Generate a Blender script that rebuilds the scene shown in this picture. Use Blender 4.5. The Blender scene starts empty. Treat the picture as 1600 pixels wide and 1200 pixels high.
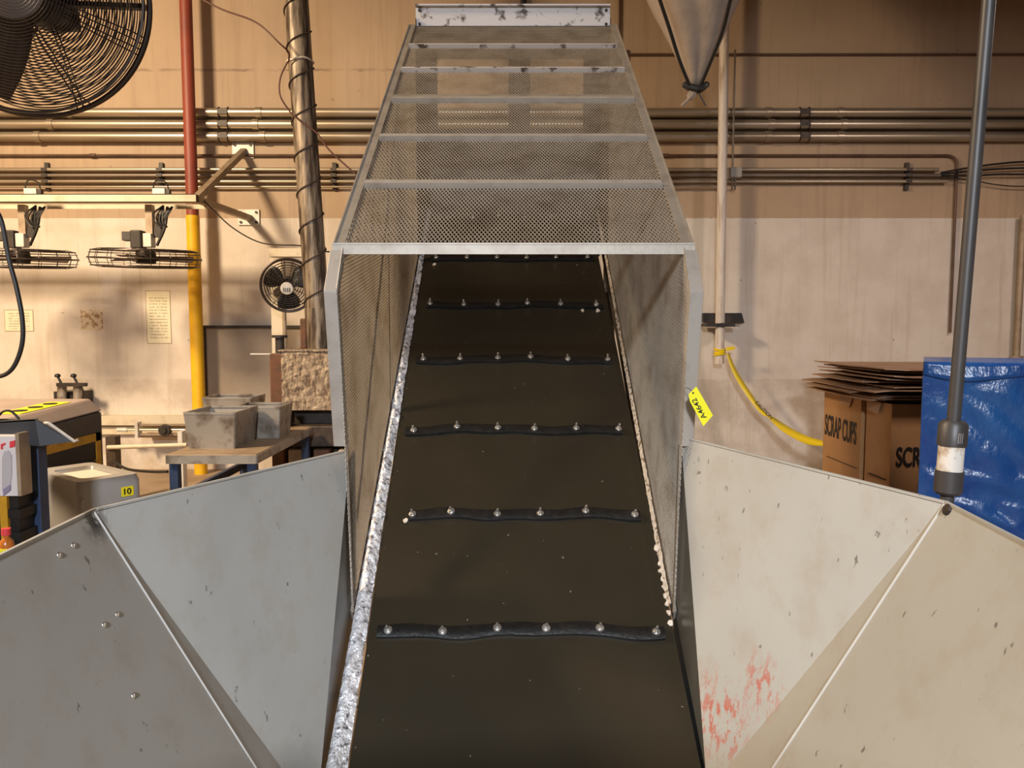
import bpy, bmesh, math, random
from mathutils import Vector, Matrix, noise as mnoise
random.seed(7)
R = math.radians
scene = bpy.context.scene
C = bpy.context.collection

# ------------------------------------------------------------------ camera
CAM_Z, PITCH, F = 1.5, R(4.3), 1200.0
cam_d = bpy.data.cameras.new('camera'); cam = bpy.data.objects.new('camera', cam_d); C.objects.link(cam)
cam.location = (0, 0, CAM_Z); cam.rotation_euler = (R(90) - PITCH, 0, 0)
cam_d.sensor_width = 36; cam_d.lens = 36 * F / 1600; cam_d.clip_start = .02
scene.camera = cam

# ------------------------------------------------------------------ world, lamps, exposure
w = bpy.data.worlds.new('world'); scene.world = w; w.use_nodes = True
w.node_tree.nodes['Background'].inputs[0].default_value = (1, .86, .72, 1)
w.node_tree.nodes['Background'].inputs[1].default_value = .02
def lamp(name, loc, target, size, power, col, spread=180):
    d = bpy.data.lights.new(name, 'AREA'); d.shape = 'RECTANGLE'; d.size, d.size_y = size
    d.energy = power; d.color = col; d.spread = R(spread)
    o = bpy.data.objects.new(name, d); C.objects.link(o); o.location = loc
    o.rotation_euler = (Vector(target) - Vector(loc)).to_track_quat('-Z', 'Y').to_euler()
lamp('high_bay_lamp_warm', (-5.2, 2.4, 5.1), (-4.9, 4.6, .6), (.9, .9), 830, (1, .75, .48))
lamp('high_bay_lamp_right', (4.7, 3.9, 4.0), (4.6, 4.6, 0), (.5, .5), 115, (1, .80, .70))
lamp('fill_lamp_rear', (-.3, -4.6, 3.8), (0, 1.9, .3), (.6, .6), 105, (.86, .92, 1), 75)  # added cool fill from behind the camera, narrowed to brighten the hopper wings
vs = scene.view_settings
vs.view_transform = 'Standard'; vs.look = 'None'; vs.gamma = 1; vs.exposure = 0.0; vs.use_curve_mapping = False

# ------------------------------------------------------------------ helpers
FW = Vector((0, math.cos(PITCH), -math.sin(PITCH))); UP = Vector((0, math.sin(PITCH), math.cos(PITCH))); RT = Vector((1, 0, 0))
EYE = Vector((0, 0, CAM_Z))
def ray(x, y): return FW + RT * ((x - 800) / F) + UP * ((600 - y) / F)
def at(x, y, Y): r = ray(x, y); return EYE + r * (Y / r.y)          # real point at distance Y
def atx(x, y, X): r = ray(x, y); return EYE + r * (X / r.x)
def atz(x, y, Z): r = ray(x, y); return EYE + r * ((Z - CAM_Z) / r.z)
def onplane(x, y, p, n): r = ray(x, y); return EYE + r * ((p - EYE).dot(n) / r.dot(n))
V = Vector
ORG = {}
class MB:
    def __init__(s): s.v = []; s.f = []
    def add(s, vs_, fs):
        b = len(s.v); s.v += [V(p) for p in vs_]; s.f += [tuple(i + b for i in f) for f in fs]; return s
    def hexa(s, p): return s.add(p, [(3,2,1,0),(4,5,6,7),(0,1,5,4),(1,2,6,5),(2,3,7,6),(3,0,4,7)])
    def box(s, c, d, rot=None):
        c = V(c); x, y, z = d[0]/2, d[1]/2, d[2]/2
        m = rot if rot is not None else Matrix.Identity(3)
        return s.hexa([c + m @ V(q) for q in ((-x,-y,-z),(x,-y,-z),(x,y,-z),(-x,y,-z),(-x,-y,z),(x,-y,z),(x,y,z),(-x,y,z))])
    def lim(s, x0, x1, y0, y1, z0, z1): return s.box(((x0+x1)/2,(y0+y1)/2,(z0+z1)/2),(abs(x1-x0),abs(y1-y0),abs(z1-z0)))
    def bar(s, a, b, w_, h, up=(0,0,1)):
        a, b = V(a), V(b); d = (b - a).normalized(); u = V(up); sd = d.cross(u)
        if sd.length < 1e-4: sd = d.cross(V((1,0,0)))
        sd.normalize(); u = sd.cross(d).normalized(); P = []
        for q in (a, b): P += [q - sd*w_/2 - u*h/2, q + sd*w_/2 - u*h/2, q + sd*w_/2 + u*h/2, q - sd*w_/2 + u*h/2]
        return s.add(P, [(3,2,1,0),(4,5,6,7),(0,1,5,4),(1,2,6,5),(2,3,7,6),(3,0,4,7)])
    def tube(s, pts, r, seg=8, closed=False, caps=True):
        pts = [V(p) for p in pts]; n = len(pts); rs = r if isinstance(r, (list, tuple)) else [r]*n
        t0 = (pts[1]-pts[0]).normalized(); u = t0.orthogonal().normalized(); P = []; b = len(s.v)
        for i, p in enumerate(pts):
            if closed: t = (pts[(i+1)%n]-pts[i-1]).normalized()
            else: t = (pts[min(i+1,n-1)]-pts[max(i-1,0)]).normalized()
            u = (u - t*u.dot(t)); u = u.normalized() if u.length > 1e-6 else t.orthogonal().normalized()
            v = t.cross(u)
            P += [p + (u*math.cos(k*2*math.pi/seg) + v*math.sin(k*2*math.pi/seg))*rs[i] for k in range(seg)]
        fs = []
        for i in range(n if closed else n-1):
            j = (i+1) % n
            fs += [(i*seg+k, i*seg+(k+1)%seg, j*seg+(k+1)%seg, j*seg+k) for k in range(seg)]
        if caps and not closed: fs += [tuple(range(seg))[::-1], tuple((n-1)*seg+k for k in range(seg))]
        return s.add(P, fs)
    def cyl(s, a, b, r, seg=16, r2=None): return s.tube([a, b], [r, r if r2 is None else r2], seg)
    def lathe(s, prof, c, ax=(0,0,1), seg=24):
        ax = V(ax).normalized(); u = ax.orthogonal().normalized(); v = ax.cross(u); c = V(c); P = []
        for (r, h) in prof: P += [c + ax*h + (u*math.cos(k*2*math.pi/seg)+v*math.sin(k*2*math.pi/seg))*max(r,1e-4) for k in range(seg)]
        fs = []
        for i in range(len(prof)-1): fs += [(i*seg+k, i*seg+(k+1)%seg, (i+1)*seg+(k+1)%seg, (i+1)*seg+k) for k in range(seg)]
        return s.add(P, fs)
    def slab(s, poly, t, n=None):
        poly = [V(p) for p in poly]
        if n is None: n = (poly[1]-poly[0]).cross(poly[2]-poly[0]).normalized()
        k = len(poly); q = [p + V(n)*t for p in poly]
        return s.add(poly + q, [tuple(range(k))[::-1], tuple(range(k, 2*k))] + [(i, (i+1)%k, k+(i+1)%k, k+i) for i in range(k)])
    def grid(s, fn, nu, nv):
        P = [fn(i/(nu-1), j/(nv-1)) for i in range(nu) for j in range(nv)]
        return s.add(P, [(i*nv+j, (i+1)*nv+j, (i+1)*nv+j+1, i*nv+j+1) for i in range(nu-1) for j in range(nv-1)])
    def build(s, name, m, parent=None, smooth=False, org=None, bevel=0, solid=0):
        if parent is not None: org = ORG[parent.name]
        elif org is None:
            xs = [p.x for p in s.v]; ys = [p.y for p in s.v]; zs = [p.z for p in s.v]
            org = V(((min(xs)+max(xs))/2, (min(ys)+max(ys))/2, min(zs)))
        org = V(org)
        me = bpy.data.meshes.new(name); me.from_pydata([p - org for p in s.v], [], s.f); me.materials.append(m)
        bm = bmesh.new(); bm.from_mesh(me); bmesh.ops.recalc_face_normals(bm, faces=bm.faces); bm.to_mesh(me); bm.free()
        if smooth:
            me.polygons.foreach_set('use_smooth', [True]*len(me.polygons))
            try: me.set_sharp_from_angle(angle=R(40))
            except Exception: pass
        o = bpy.data.objects.new(name, me); C.objects.link(o); ORG[o.name] = org
        if parent is not None: o.parent = parent
        else: o.location = org
        if solid:
            md = o.modifiers.new('s', 'SOLIDIFY'); md.thickness = solid; md.offset = 0
        if bevel:
            md = o.modifiers.new('b', 'BEVEL'); md.width = bevel; md.segments = 2; md.limit_method = 'ANGLE'
        return o
def tag(o, label=None, cat=None, group=None, kind=None):
    if label: o['label'] = label
    if cat: o['category'] = cat
    if group: o['group'] = group
    if kind: o['kind'] = kind
    return o
def thing(name, loc, label, cat, group=None):
    o = bpy.data.objects.new(name, None); C.objects.link(o); o.location = loc; o.empty_display_size = .1
    ORG[o.name] = V(loc); return tag(o, label, cat, group)
def copy_tree(o, parent=None):
    c = o.copy(); C.objects.link(c); c.parent = parent; ORG[c.name] = ORG[o.name]
    for ch in list(o.children): copy_tree(ch, c)
    return c
def spline(pts, n=8):
    pts = [V(p) for p in pts]; out = []
    q = [pts[0]*2-pts[1]] + pts + [pts[-1]*2-pts[-2]]
    for i in range(1, len(q)-2):
        a, b, c, d = q[i-1:i+3]
        for k in range(n):
            t = k/n; out.append(.5*((2*b)+(c-a)*t+(2*a-5*b+4*c-d)*t*t+(3*b-a-3*c+d)*t**3))
    return out + [pts[-1]]

# ------------------------------------------------------------------ materials
def nd(nt, typ, **kw):
    n = nt.nodes.new(typ)
    for k, v in kw.items():
        if hasattr(n, k) and k not in ('Scale',): setattr(n, k, v)
        else: n.inputs[k].default_value = v
    return n
def ramp(nt, src, p0, p1, c0=(0,0,0,1), c1=(1,1,1,1)):
    r = nt.nodes.new('ShaderNodeValToRGB'); r.color_ramp.elements[0].position = p0; r.color_ramp.elements[1].position = p1
    r.color_ramp.elements[0].color = c0; r.color_ramp.elements[1].color = c1
    nt.links.new(src, r.inputs[0]); return r.outputs[0]
def mix(nt, fac, a, b):
    m = nt.nodes.new('ShaderNodeMix'); m.data_type = 'RGBA'
    for sock, val in ((m.inputs[0], fac), (m.inputs[6], a), (m.inputs[7], b)):
        if hasattr(val, 'links'): nt.links.new(val, sock)
        elif isinstance(val, (int, float)): sock.default_value = val
        else: sock.default_value = tuple(val) + ((1,) if len(val) == 3 else ())
    return m.outputs[2]
def mth(nt, op, a, b=0.0):
    m = nt.nodes.new('ShaderNodeMath'); m.operation = op
    for sock, val in ((m.inputs[0], a), (m.inputs[1], b)):
        if hasattr(val, 'links'): nt.links.new(val, sock)
        else: sock.default_value = val
    return m.outputs[0]
def newmat(name):
    m = bpy.data.materials.new(name); m.use_nodes = True; nt = m.node_tree
    return m, nt, nt.nodes['Principled BSDF']
def pos(nt, scale=(1,1,1)):
    g = nt.nodes.new('ShaderNodeNewGeometry'); mp = nt.nodes.new('ShaderNodeMapping'); mp.inputs['Scale'].default_value = scale
    nt.links.new(g.outputs['Position'], mp.inputs[0]); return mp.outputs[0]
def noi(nt, vec, sc, det=4, rough=.55):
    n = nd(nt, 'ShaderNodeTexNoise', Scale=sc, Detail=det, Roughness=rough); nt.links.new(vec, n.inputs['Vector']); return n.outputs['Fac']
def bumpit(nt, b, h, st, dist=.01):
    bp = nd(nt, 'ShaderNodeBump', Strength=st, Distance=dist); nt.links.new(h, bp.inputs['Height']); nt.links.new(bp.outputs[0], b.inputs['Normal'])
def mat(name, col, rough=.6, metal=0, col2=None, sc=6, lo=.45, hi=.7, stretch=(1,1,1), bump=0, bsc=60, spec=.5, bdist=.01):
    m, nt, b = newmat(name)
    b.inputs['Base Color'].default_value = tuple(col) + (1,); b.inputs['Roughness'].default_value = rough; b.inputs['Metallic'].default_value = metal
    b.inputs['Specular IOR Level'].default_value = spec
    if col2 is not None:
        f = ramp(nt, noi(nt, pos(nt, stretch), sc), lo, hi)
        nt.links.new(mix(nt, f, col, col2), b.inputs['Base Color'])
    if bump: bumpit(nt, b, noi(nt, pos(nt), bsc), bump, bdist)
    return m

def wall_material():
    m, nt, b = newmat('wall_paint'); b.inputs['Roughness'].default_value = .62
    g = nt.nodes.new('ShaderNodeNewGeometry'); sx = nt.nodes.new('ShaderNodeSeparateXYZ'); nt.links.new(g.outputs['Position'], sx.inputs[0])
    z, x = sx.outputs['Z'], sx.outputs['X']
    big = noi(nt, pos(nt), .8, 5); mid = noi(nt, pos(nt), 3.2, 6, .6); drip = noi(nt, pos(nt, (7, 1, .35)), 2.2, 5, .6)
    fine = noi(nt, pos(nt), 16, 5, .65)
    tan = mix(nt, ramp(nt, big, .35, .7), (.46, .335, .22), (.37, .265, .175))
    tan = mix(nt, mth(nt, 'MULTIPLY', ramp(nt, drip, .5, .75), .55), tan, (.30, .205, .135))
    cream = mix(nt, ramp(nt, mid, .4, .75), (.65, .59, .52), (.55, .48, .41))
    cream = mix(nt, mth(nt, 'MULTIPLY', ramp(nt, drip, .55, .75), .5), cream, (.45, .36, .27))
    up = ramp(nt, z, .0, 1.0)
    st = mth(nt, 'GREATER_THAN', mth(nt, 'ADD', z, mth(nt, 'MULTIPLY', fine, .015)), 2.615)
    col = mix(nt, st, cream, tan)
    # thin painted-over joint with runs below it
    jl = mth(nt, 'LESS_THAN', mth(nt, 'ABSOLUTE', mth(nt, 'SUBTRACT', z, mth(nt, 'ADD', 4.07, mth(nt, 'MULTIPLY', fine, .04)))), .013)
    jl = mth(nt, 'MULTIPLY', mth(nt, 'MULTIPLY', jl, mth(nt, 'LESS_THAN', x, -.8)), ramp(nt, mid, .35, .6))
    col = mix(nt, mth(nt, 'MULTIPLY', jl, .7), col, (.17, .11, .07))
    sp = noi(nt, pos(nt), 13, 2, .5); sp = ramp(nt, sp, .735, .76)
    col = mix(nt, mth(nt, 'MULTIPLY', sp, .6), col, (.12, .085, .06))
    low = mth(nt, 'MULTIPLY', ramp(nt, mid, .42, .62), mth(nt, 'LESS_THAN', z, .95))
    col = mix(nt, mth(nt, 'MULTIPLY', low, .35), col, (.33, .26, .2))
    nt.links.new(col, b.inputs['Base Color']); bumpit(nt, b, fine, .12, .01)
    return m
def hopper_material():
    m, nt, b = newmat('hopper_paint'); b.inputs['Roughness'].default_value = .34; b.inputs['Specular IOR Level'].default_value = .45
    big = noi(nt, pos(nt), 2.2, 4)
    col = mix(nt, ramp(nt, big, .3, .75), (.47, .475, .455), (.42, .42, .40))
    col = mix(nt, mth(nt, 'MULTIPLY', ramp(nt, noi(nt, pos(nt), 9, 6, .7), .5, .68), .35), col, (.36, .31, .24))
    scr = noi(nt, pos(nt, (1, 1, .45)), 34, 3, .7)
    col = mix(nt, mth(nt, 'MULTIPLY', ramp(nt, scr, .68, .71), .8), col, (.13, .12, .11))
    def blob(c, r0, r1):
        g = nt.nodes.new('ShaderNodeNewGeometry'); d = nt.nodes.new('ShaderNodeVectorMath'); d.operation = 'DISTANCE'
        nt.links.new(g.outputs['Position'], d.inputs[0]); d.inputs[1].default_value = c
        return ramp(nt, d.outputs['Value'], r0, r1, (1,1,1,1), (0,0,0,1))
    rn = noi(nt, pos(nt, (1, 1, .5)), 42, 5, .75)
    for c, r in ((HS[0], .15), (HS[1], .11), (HS[2], .10)):
        k = mth(nt, 'MULTIPLY', blob(c, 0.02, r), ramp(nt, rn, .50, .56))
        col = mix(nt, mth(nt, 'MULTIPLY', k, .85), col, (.50, .13, .09))
    dk = mth(nt, 'MULTIPLY', blob(HS[3], .01, .055), ramp(nt, rn, .42, .47)); col = mix(nt, dk, col, (.05, .045, .04))
    nt.links.new(col, b.inputs['Base Color'])
    rg = mth(nt, 'ADD', .28, mth(nt, 'MULTIPLY', noi(nt, pos(nt), 5, 5), .18)); nt.links.new(rg, b.inputs['Roughness'])
    return m

M = {}
M['floor'] = mat('floor_concrete', (.36,.27,.19), .55, 0, (.26,.19,.13), 2.5, bump=.1, bsc=30)
M['ceiling'] = mat('ceiling_paint', (.20,.17,.14), .8, 0, (.17,.14,.12), 1)
M['wallside'] = mat('side_wall_paint', (.26,.20,.15), .75, 0, (.22,.17,.12), 1)
M['wall'] = wall_material()
M['alu'] = mat('aluminium_angle', (.47,.425,.375), .45, .35, (.35,.30,.25), 14, .5, .8, bump=.05)
M['aluframe'] = mat('weathered_aluminium', (.36,.315,.26), .5, .35, (.26,.215,.17), 12, .45, .75, bump=.06)
M['mesh'] = mat('expanded_metal', (.50,.44,.36), .45, .5, (.36,.30,.23), 8)
M['dirtyalu'] = mat('dirty_steel_sheet', (.62,.57,.54), .5, .3, (.10,.075,.06), 17, .56, .66, bump=.1)
M['belt'] = mat('black_belt', (.027,.021,.0125), .40, 0, (.034,.026,.015), 1.6, .4, .7, bump=.02, bsc=200, spec=.35)
def belt_specks():
    nt = M['belt'].node_tree; b = nt.nodes['Principled BSDF']; src = b.inputs['Base Color'].links[0].from_socket
    k = ramp(nt, noi(nt, pos(nt), 48, 2, .4), .765, .785); nt.links.new(mix(nt, mth(nt, 'MULTIPLY', k, .35), src, (.45,.38,.30)), b.inputs['Base Color'])
belt_specks()
M['cleat'] = mat('cleat_rubber', (.010,.009,.008), .38, 0, (.018,.016,.014), 40, bump=.15, bsc=90)
M['bolt'] = mat('zinc_bolt', (.75,.73,.69), .28, .9)
M['foil'] = mat('crumpled_foil_tape', (.84,.83,.85), .25, .35, (.16,.14,.14), 55, .52, .66, bump=1, bsc=60, bdist=.012)
M['sealant'] = mat('old_sealant', (.60,.52,.42), .6, .1, (.22,.16,.11), 60, .52, .6, bump=.8, bsc=110, bdist=.006)
M['dark'] = mat('dark_steel', (.035,.03,.027), .5, .3, (.06,.045,.035), 9)
M['darkbrown'] = mat('greasy_steel', (.075,.052,.038), .55, .4, (.03,.022,.018), 12)
M['fan'] = mat('fan_wire', (.055,.042,.036), .42, .6)
M['blade'] = mat('fan_blade', (.085,.062,.050), .5, .2)
M['red'] = mat('red_pipe_paint', (.27,.055,.032), .5, 0, (.20,.045,.03), 5)
M['yellow'] = mat('yellow_pipe_paint', (.80,.47,.012), .45, 0, (.70,.38,.01), 5)
M['beam'] = mat('cream_beam_paint', (.62,.55,.42), .55, 0, (.46,.38,.27), 9, .5, .8)
M['brace'] = mat('bare_steel_angle', (.36,.28,.20), .5, .3, (.26,.19,.13), 9)
M['plate'] = mat('pale_steel_plate', (.62,.60,.56), .5, .2, (.5,.46,.4), 9)
M['emt'] = mat('galvanised_conduit', (.50,.44,.35), .36, .75, (.36,.29,.21), 3, .4, .7, stretch=(.3,1,4))
M['emt2'] = mat('dull_conduit', (.26,.22,.18), .42, .6, (.14,.11,.09), 3, .4, .7, stretch=(.3,1,4))
M['copper'] = mat('rusty_conduit', (.13,.075,.05), .55, .3, (.08,.045,.03), 6)
M['cable'] = mat('black_cable', (.012,.011,.01), .5)
M['redcable'] = mat('red_cable', (.085,.028,.018), .5)
M['duct'] = mat('weathered_duct', (.27,.215,.155), .5, .3, (.055,.036,.023), 6, .40, .58, stretch=(5,5,.5), bump=.1, bsc=25)
M['block'] = mat('crusted_insulation', (.42,.33,.24), .85, 0, (.20,.14,.09), 15, .45, .62, bump=.0)
M['wood'] = mat('worn_tabletop', (.30,.22,.14), .6, 0, (.17,.12,.08), 9, .45, .65, stretch=(1,5,1))
M['steel'] = mat('scuffed_bin_steel', (.38,.345,.30), .45, .4, (.17,.13,.10), 9, .48, .68, bump=.2, bsc=14)
M['bluepaint'] = mat('blue_steel_paint', (.025,.045,.10), .45, 0, (.018,.03,.065), 9)
M['slate'] = mat('slate_sheet', (.035,.038,.045), .45, .1, (.05,.05,.055), 5)
M['charcoal'] = mat('charcoal_plastic', (.045,.037,.034), .5, 0, (.06,.05,.045), 5)
M['beige'] = mat('beige_top', (.36,.28,.24), .5, 0, (.30,.24,.2), 6)
M['black'] = mat('black_plastic', (.006,.006,.006), .5)
M['amber'] = mat('amber_trim', (.55,.28,.012), .5, 0, (.40,.2,.01), 20)
M['label'] = mat('yellow_label', (.85,.75,.02), .5)
M['tagy'] = mat('fluorescent_tag', (.95,.86,.005), .55)
M['ink'] = mat('black_ink', (.012,.01,.01), .6)
M['redink'] = mat('red_print', (.60,.04,.05), .6)
M['paper'] = mat('paper', (.72,.66,.52), .8, 0, (.66,.58,.44), 9)
M['greyplastic'] = mat('grey_bin_plastic', (.34,.33,.32), .38, 0, (.30,.29,.28), 3)
M['whiteplastic'] = mat('white_lid_plastic', (.70,.66,.58), .45)
M['bag'] = mat('clear_bag', (.62,.53,.45), .3, 0, (.5,.4,.32), 10, bump=.3, bsc=20)
M['printbox'] = mat('printed_carton', (.62,.58,.58), .5)
M['purpleprint'] = mat('mauve_print', (.22,.2,.3), .5)
M['greyprint'] = mat('grey_print', (.4,.38,.4), .5)
M['card'] = mat('cardboard', (.46,.25,.105), .75, 0, (.40,.21,.085), 4)
M['cardflat'] = mat('cardboard_sheet', (.40,.25,.15), .75, 0, (.33,.19,.11), 5)
M['pvc'] = mat('grey_pvc', (.055,.048,.045), .45, 0, (.04,.035,.033), 8)
M['pvcwhite'] = mat('stained_white_pvc', (.72,.66,.58), .4, 0, (.42,.29,.18), 40, .5, .7)
M['whitepole'] = mat('white_pole', (.66,.60,.54), .45, 0, (.42,.33,.26), 9, .5, .7, stretch=(3,3,.4))
M['tarp'] = mat('dusty_tarp', (.33,.27,.225), .85, 0, (.26,.205,.165), 3, bump=.35, bsc=9, bdist=.03)
M['caution'] = mat('caution_tape', (.80,.60,.012), .35)
M['greybox'] = mat('grey_box', (.30,.28,.26), .5)
M['backpanel'] = mat('tan_wall_panel', (.30,.25,.20), .6, 0, (.25,.20,.155), 3)
M['bottle'] = mat('amber_bottle', (.45,.13,.02), .25)
M['chip'] = mat('paper_scrap', (.80,.70,.58), .7, 0, (.60,.48,.38), 30)
M['rust'] = mat('rusty_steel', (.14,.06,.03), .7, .2, (.07,.04,.025), 14)
def blue_material():
    m, nt, b = newmat('blue_polythene'); b.inputs['Roughness'].default_value = .26
    f = ramp(nt, noi(nt, pos(nt), 2.5, 4), .35, .7); nt.links.new(mix(nt, f, (.012,.075,.34), (.03,.17,.50)), b.inputs['Base Color'])
    bumpit(nt, b, noi(nt, pos(nt, (1,1,.7)), 3.5, 5, .6), .45, .05); return m
M['blue'] = blue_material()
def block_material():
    m, nt, b = newmat('crusty_block'); b.inputs['Roughness'].default_value = .8
    v = noi(nt, pos(nt, (1, 1, .4)), 42, 6, .7)
    col = mix(nt, ramp(nt, v, .38, .62), (.15,.095,.06), (.56,.44,.31)); nt.links.new(col, b.inputs['Base Color'])
    bumpit(nt, b, v, .9, .03); return m
M['block'] = block_material()
def notice_material(rows, name, faded=False):
    m, nt, b = newmat(name); b.inputs['Roughness'].default_value = .8
    tc = nt.nodes.new('ShaderNodeTexCoord'); s = nt.nodes.new('ShaderNodeSeparateXYZ'); nt.links.new(tc.outputs['Generated'], s.inputs[0])
    fr = mth(nt, 'FRACT', mth(nt, 'MULTIPLY', s.outputs['Z'], rows)); ln = mth(nt, 'GREATER_THAN', fr, .55)
    mp = nt.nodes.new('ShaderNodeMapping'); nt.links.new(tc.outputs['Generated'], mp.inputs[0]); mp.inputs['Scale'].default_value = (9, 1, rows)
    wd = ramp(nt, noi(nt, mp.outputs[0], 1.3, 3), .42, .5)
    mg = mth(nt, 'MULTIPLY', mth(nt, 'LESS_THAN', mth(nt, 'ABSOLUTE', mth(nt, 'SUBTRACT', s.outputs['X'], .5)), .38), mth(nt, 'LESS_THAN', mth(nt, 'ABSOLUTE', mth(nt, 'SUBTRACT', s.outputs['Z'], .5)), .42))
    k = mth(nt, 'MULTIPLY', mth(nt, 'MULTIPLY', ln, wd), mg)
    nt.links.new(mix(nt, mth(nt, 'MULTIPLY', k, .55), (.70,.66,.50), (.16,.12,.07)), b.inputs['Base Color']); return m

def text(body, name, m, parent, origin, xd, yd, w_, h, bold=0.0, lift=.0015):
    cu = bpy.data.curves.new('t', 'FONT'); cu.body = body; cu.extrude = .002; cu.offset = bold
    ob = bpy.data.objects.new('t', cu); C.objects.link(ob)
    dg = bpy.context.evaluated_depsgraph_get(); dg.update()
    me = bpy.data.meshes.new_from_object(ob.evaluated_get(dg)); bpy.data.objects.remove(ob)
    xs = [v.co.x for v in me.vertices]; ys = [v.co.y for v in me.vertices]
    x0, x1, y0, y1 = min(xs), max(xs), min(ys), max(ys)
    xd, yd = V(xd).normalized(), V(yd).normalized(); n = xd.cross(yd).normalized()
    org = ORG[parent.name]
    for v in me.vertices:
        a = (v.co.x-x0)/(x1-x0)*w_; b_ = (v.co.y-y0)/(y1-y0)*h; c = v.co.z*.2
        v.co = V(origin) + xd*a + yd*b_ + n*(lift+c) - org
    me.materials.clear(); me.materials.append(m)
    o = bpy.data.objects.new(name, me); C.objects.link(o); o.parent = parent; ORG[o.name] = org; return o

# ------------------------------------------------------------------ room shell
WY = 8.0; X0, X1, Y0, HT = -7.5, 8.5, -6.0, 6.6
def struct(name, mb, m, parent=None): return tag(mb.build(name, m, parent), kind='structure')
floor = struct('floor', MB().lim(X0, X1, Y0, WY, -.1, 0), M['floor'])
struct('ceiling', MB().lim(X0, X1, Y0, WY, HT, HT+.1), M['ceiling'])
wall = struct('wall_back', MB().lim(X0, X1, WY, WY+.15, 0, HT), M['wall'])
struct('wall_left', MB().lim(X0-.1, X0, Y0, WY, 0, HT), M['wallside'])
struct('wall_right', MB().lim(X1, X1+.1, Y0, WY, 0, HT), M['wallside'])
struct('wall_front', MB().lim(X0, X1, Y0-.1, Y0, 0, HT), M['wallside'])
zl = at(0, 648, WY).z
struct('trim_1', MB().lim(X0, -1.4, WY-.10, WY, zl-.10, zl).lim(X0, -1.4, WY-.05, WY, zl-.2, zl-.12), M['beam'])

# ------------------------------------------------------------------ conveyor
BX = .7133; B0 = V((0, 1.989, .311)); SL = V((0, 1, BX)).normalized(); NB = V((0, -SL.z, SL.y))   # belt slope and normal
def belt(Y, x=0, h=0): return V((x, Y, B0.z + (Y-B0.y)*BX)) + NB*h
def bcx(Y): return .035 - .020*(Y-1.989)
def belthit(px, py): return onplane(px, py, B0, NB)
conv = thing('incline_conveyor', (0, 3.2, 0), 'steep cleated black belt conveyor caged in expanded metal', 'conveyor')
# belt loop
prof = []; YH, YT, rp = 4.5, 1.78, .11
ch, ct = belt(YH, 0, -rp), belt(YT, 0, -rp)
for k in range(13): a = R(90 - 15*k); prof.append(ch + (SL*math.cos(a) + NB*math.sin(a))*rp)
for k in range(13): a = R(-90 - 15*k); prof.append(ct + (SL*math.cos(a) + NB*math.sin(a))*rp)
b = MB(); n = len(prof)
for i in range(n):
    p, q = prof[i], prof[(i+1) % n]; c0, c1 = bcx(p.y), bcx(q.y)
    b.add([p+V((c0-.475,0,0)), q+V((c1-.475,0,0)), q+V((c1+.475,0,0)), p+V((c0+.475,0,0))], [(0,1,2,3)])
bo = b.build('belt', M['belt'], conv, smooth=True)
for nm, c in (('head_pulley', ch), ('tail_pulley', ct)): MB().cyl(c-V((.47,0,0)), c+V((.47,0,0)), rp-.004, 24).build(nm, M['dark'], conv, True)
# cleats with bolts
bm_ = MB(); bm_.lathe([(0,0),(.0135,0),(.0135,.003),(.010,.004),(.0085,.004),(.0085,.010),(.0045,.011),(.0042,.026),(.002,.029),(0,.029)], (0,0,0), NB, 10)
bolt_mesh = bm_.build('bolt', M['bolt'], None, True, org=(0,0,0)); 
bolt_first = [bolt_mesh]
CL = [(407,673,928,(682,730,777,823,869,918)), (480,667,942,(672,725,778,824,876,931)), (565,651,955,(662,719,778,829,887,949)),
      (675,634,972,(647,714,778,835,900,966)), (808,639,1000,(645,705,777,844,915,991)), (990,590,1038,(607,692,777,853,937,1024)), (343,690,915,(699,739,779,820,860,905))]
for ci, (py, xl, xr, bs) in enumerate(CL):
    A, Bp = belthit(xl, py), belthit(xr, py); cb = MB(); n = 25; P = []
    def wav(t, s): return .006*math.sin(t*9 + s*1.7) + .004*math.sin(t*21 + s)
    for i in range(n):
        t = i/(n-1); p = A.lerp(Bp, t) + SL*(wav(t, ci) + .008*math.sin(math.pi*t)); hw = .021 + .0015*math.sin(t*30+ci)
        P += [p - SL*hw - NB*.001, p - SL*hw + NB*.012, p - SL*(hw-.010) + NB*.0155, p + SL*(hw-.012) + NB*.0185, p + SL*hw + NB*.014, p + SL*hw - NB*.001]
    fs = [(i*6+k, i*6+(k+1) % 6, (i+1)*6+(k+1) % 6, (i+1)*6+k) for i in range(n-1) for k in range(6)] + [tuple(range(6)), tuple((n-1)*6+k for k in range(6))[::-1]]
    co = cb.add(P, fs).build('cleat', M['cleat'], conv, True)
    for bx_ in bs:
        t = (bx_-xl)/(xr-xl); p = A.lerp(Bp, t) + SL*(wav(t, ci) + .008*math.sin(math.pi*t)) + NB*.016
        if bolt_first: o = bolt_first.pop()
        else: o = bolt_mesh.copy(); C.objects.link(o)
        o.parent = co; o.location = p - ORG[conv.name]
        o.rotation_euler = (random.uniform(-.12,.12), random.uniform(-.15,.15), 0)
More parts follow.
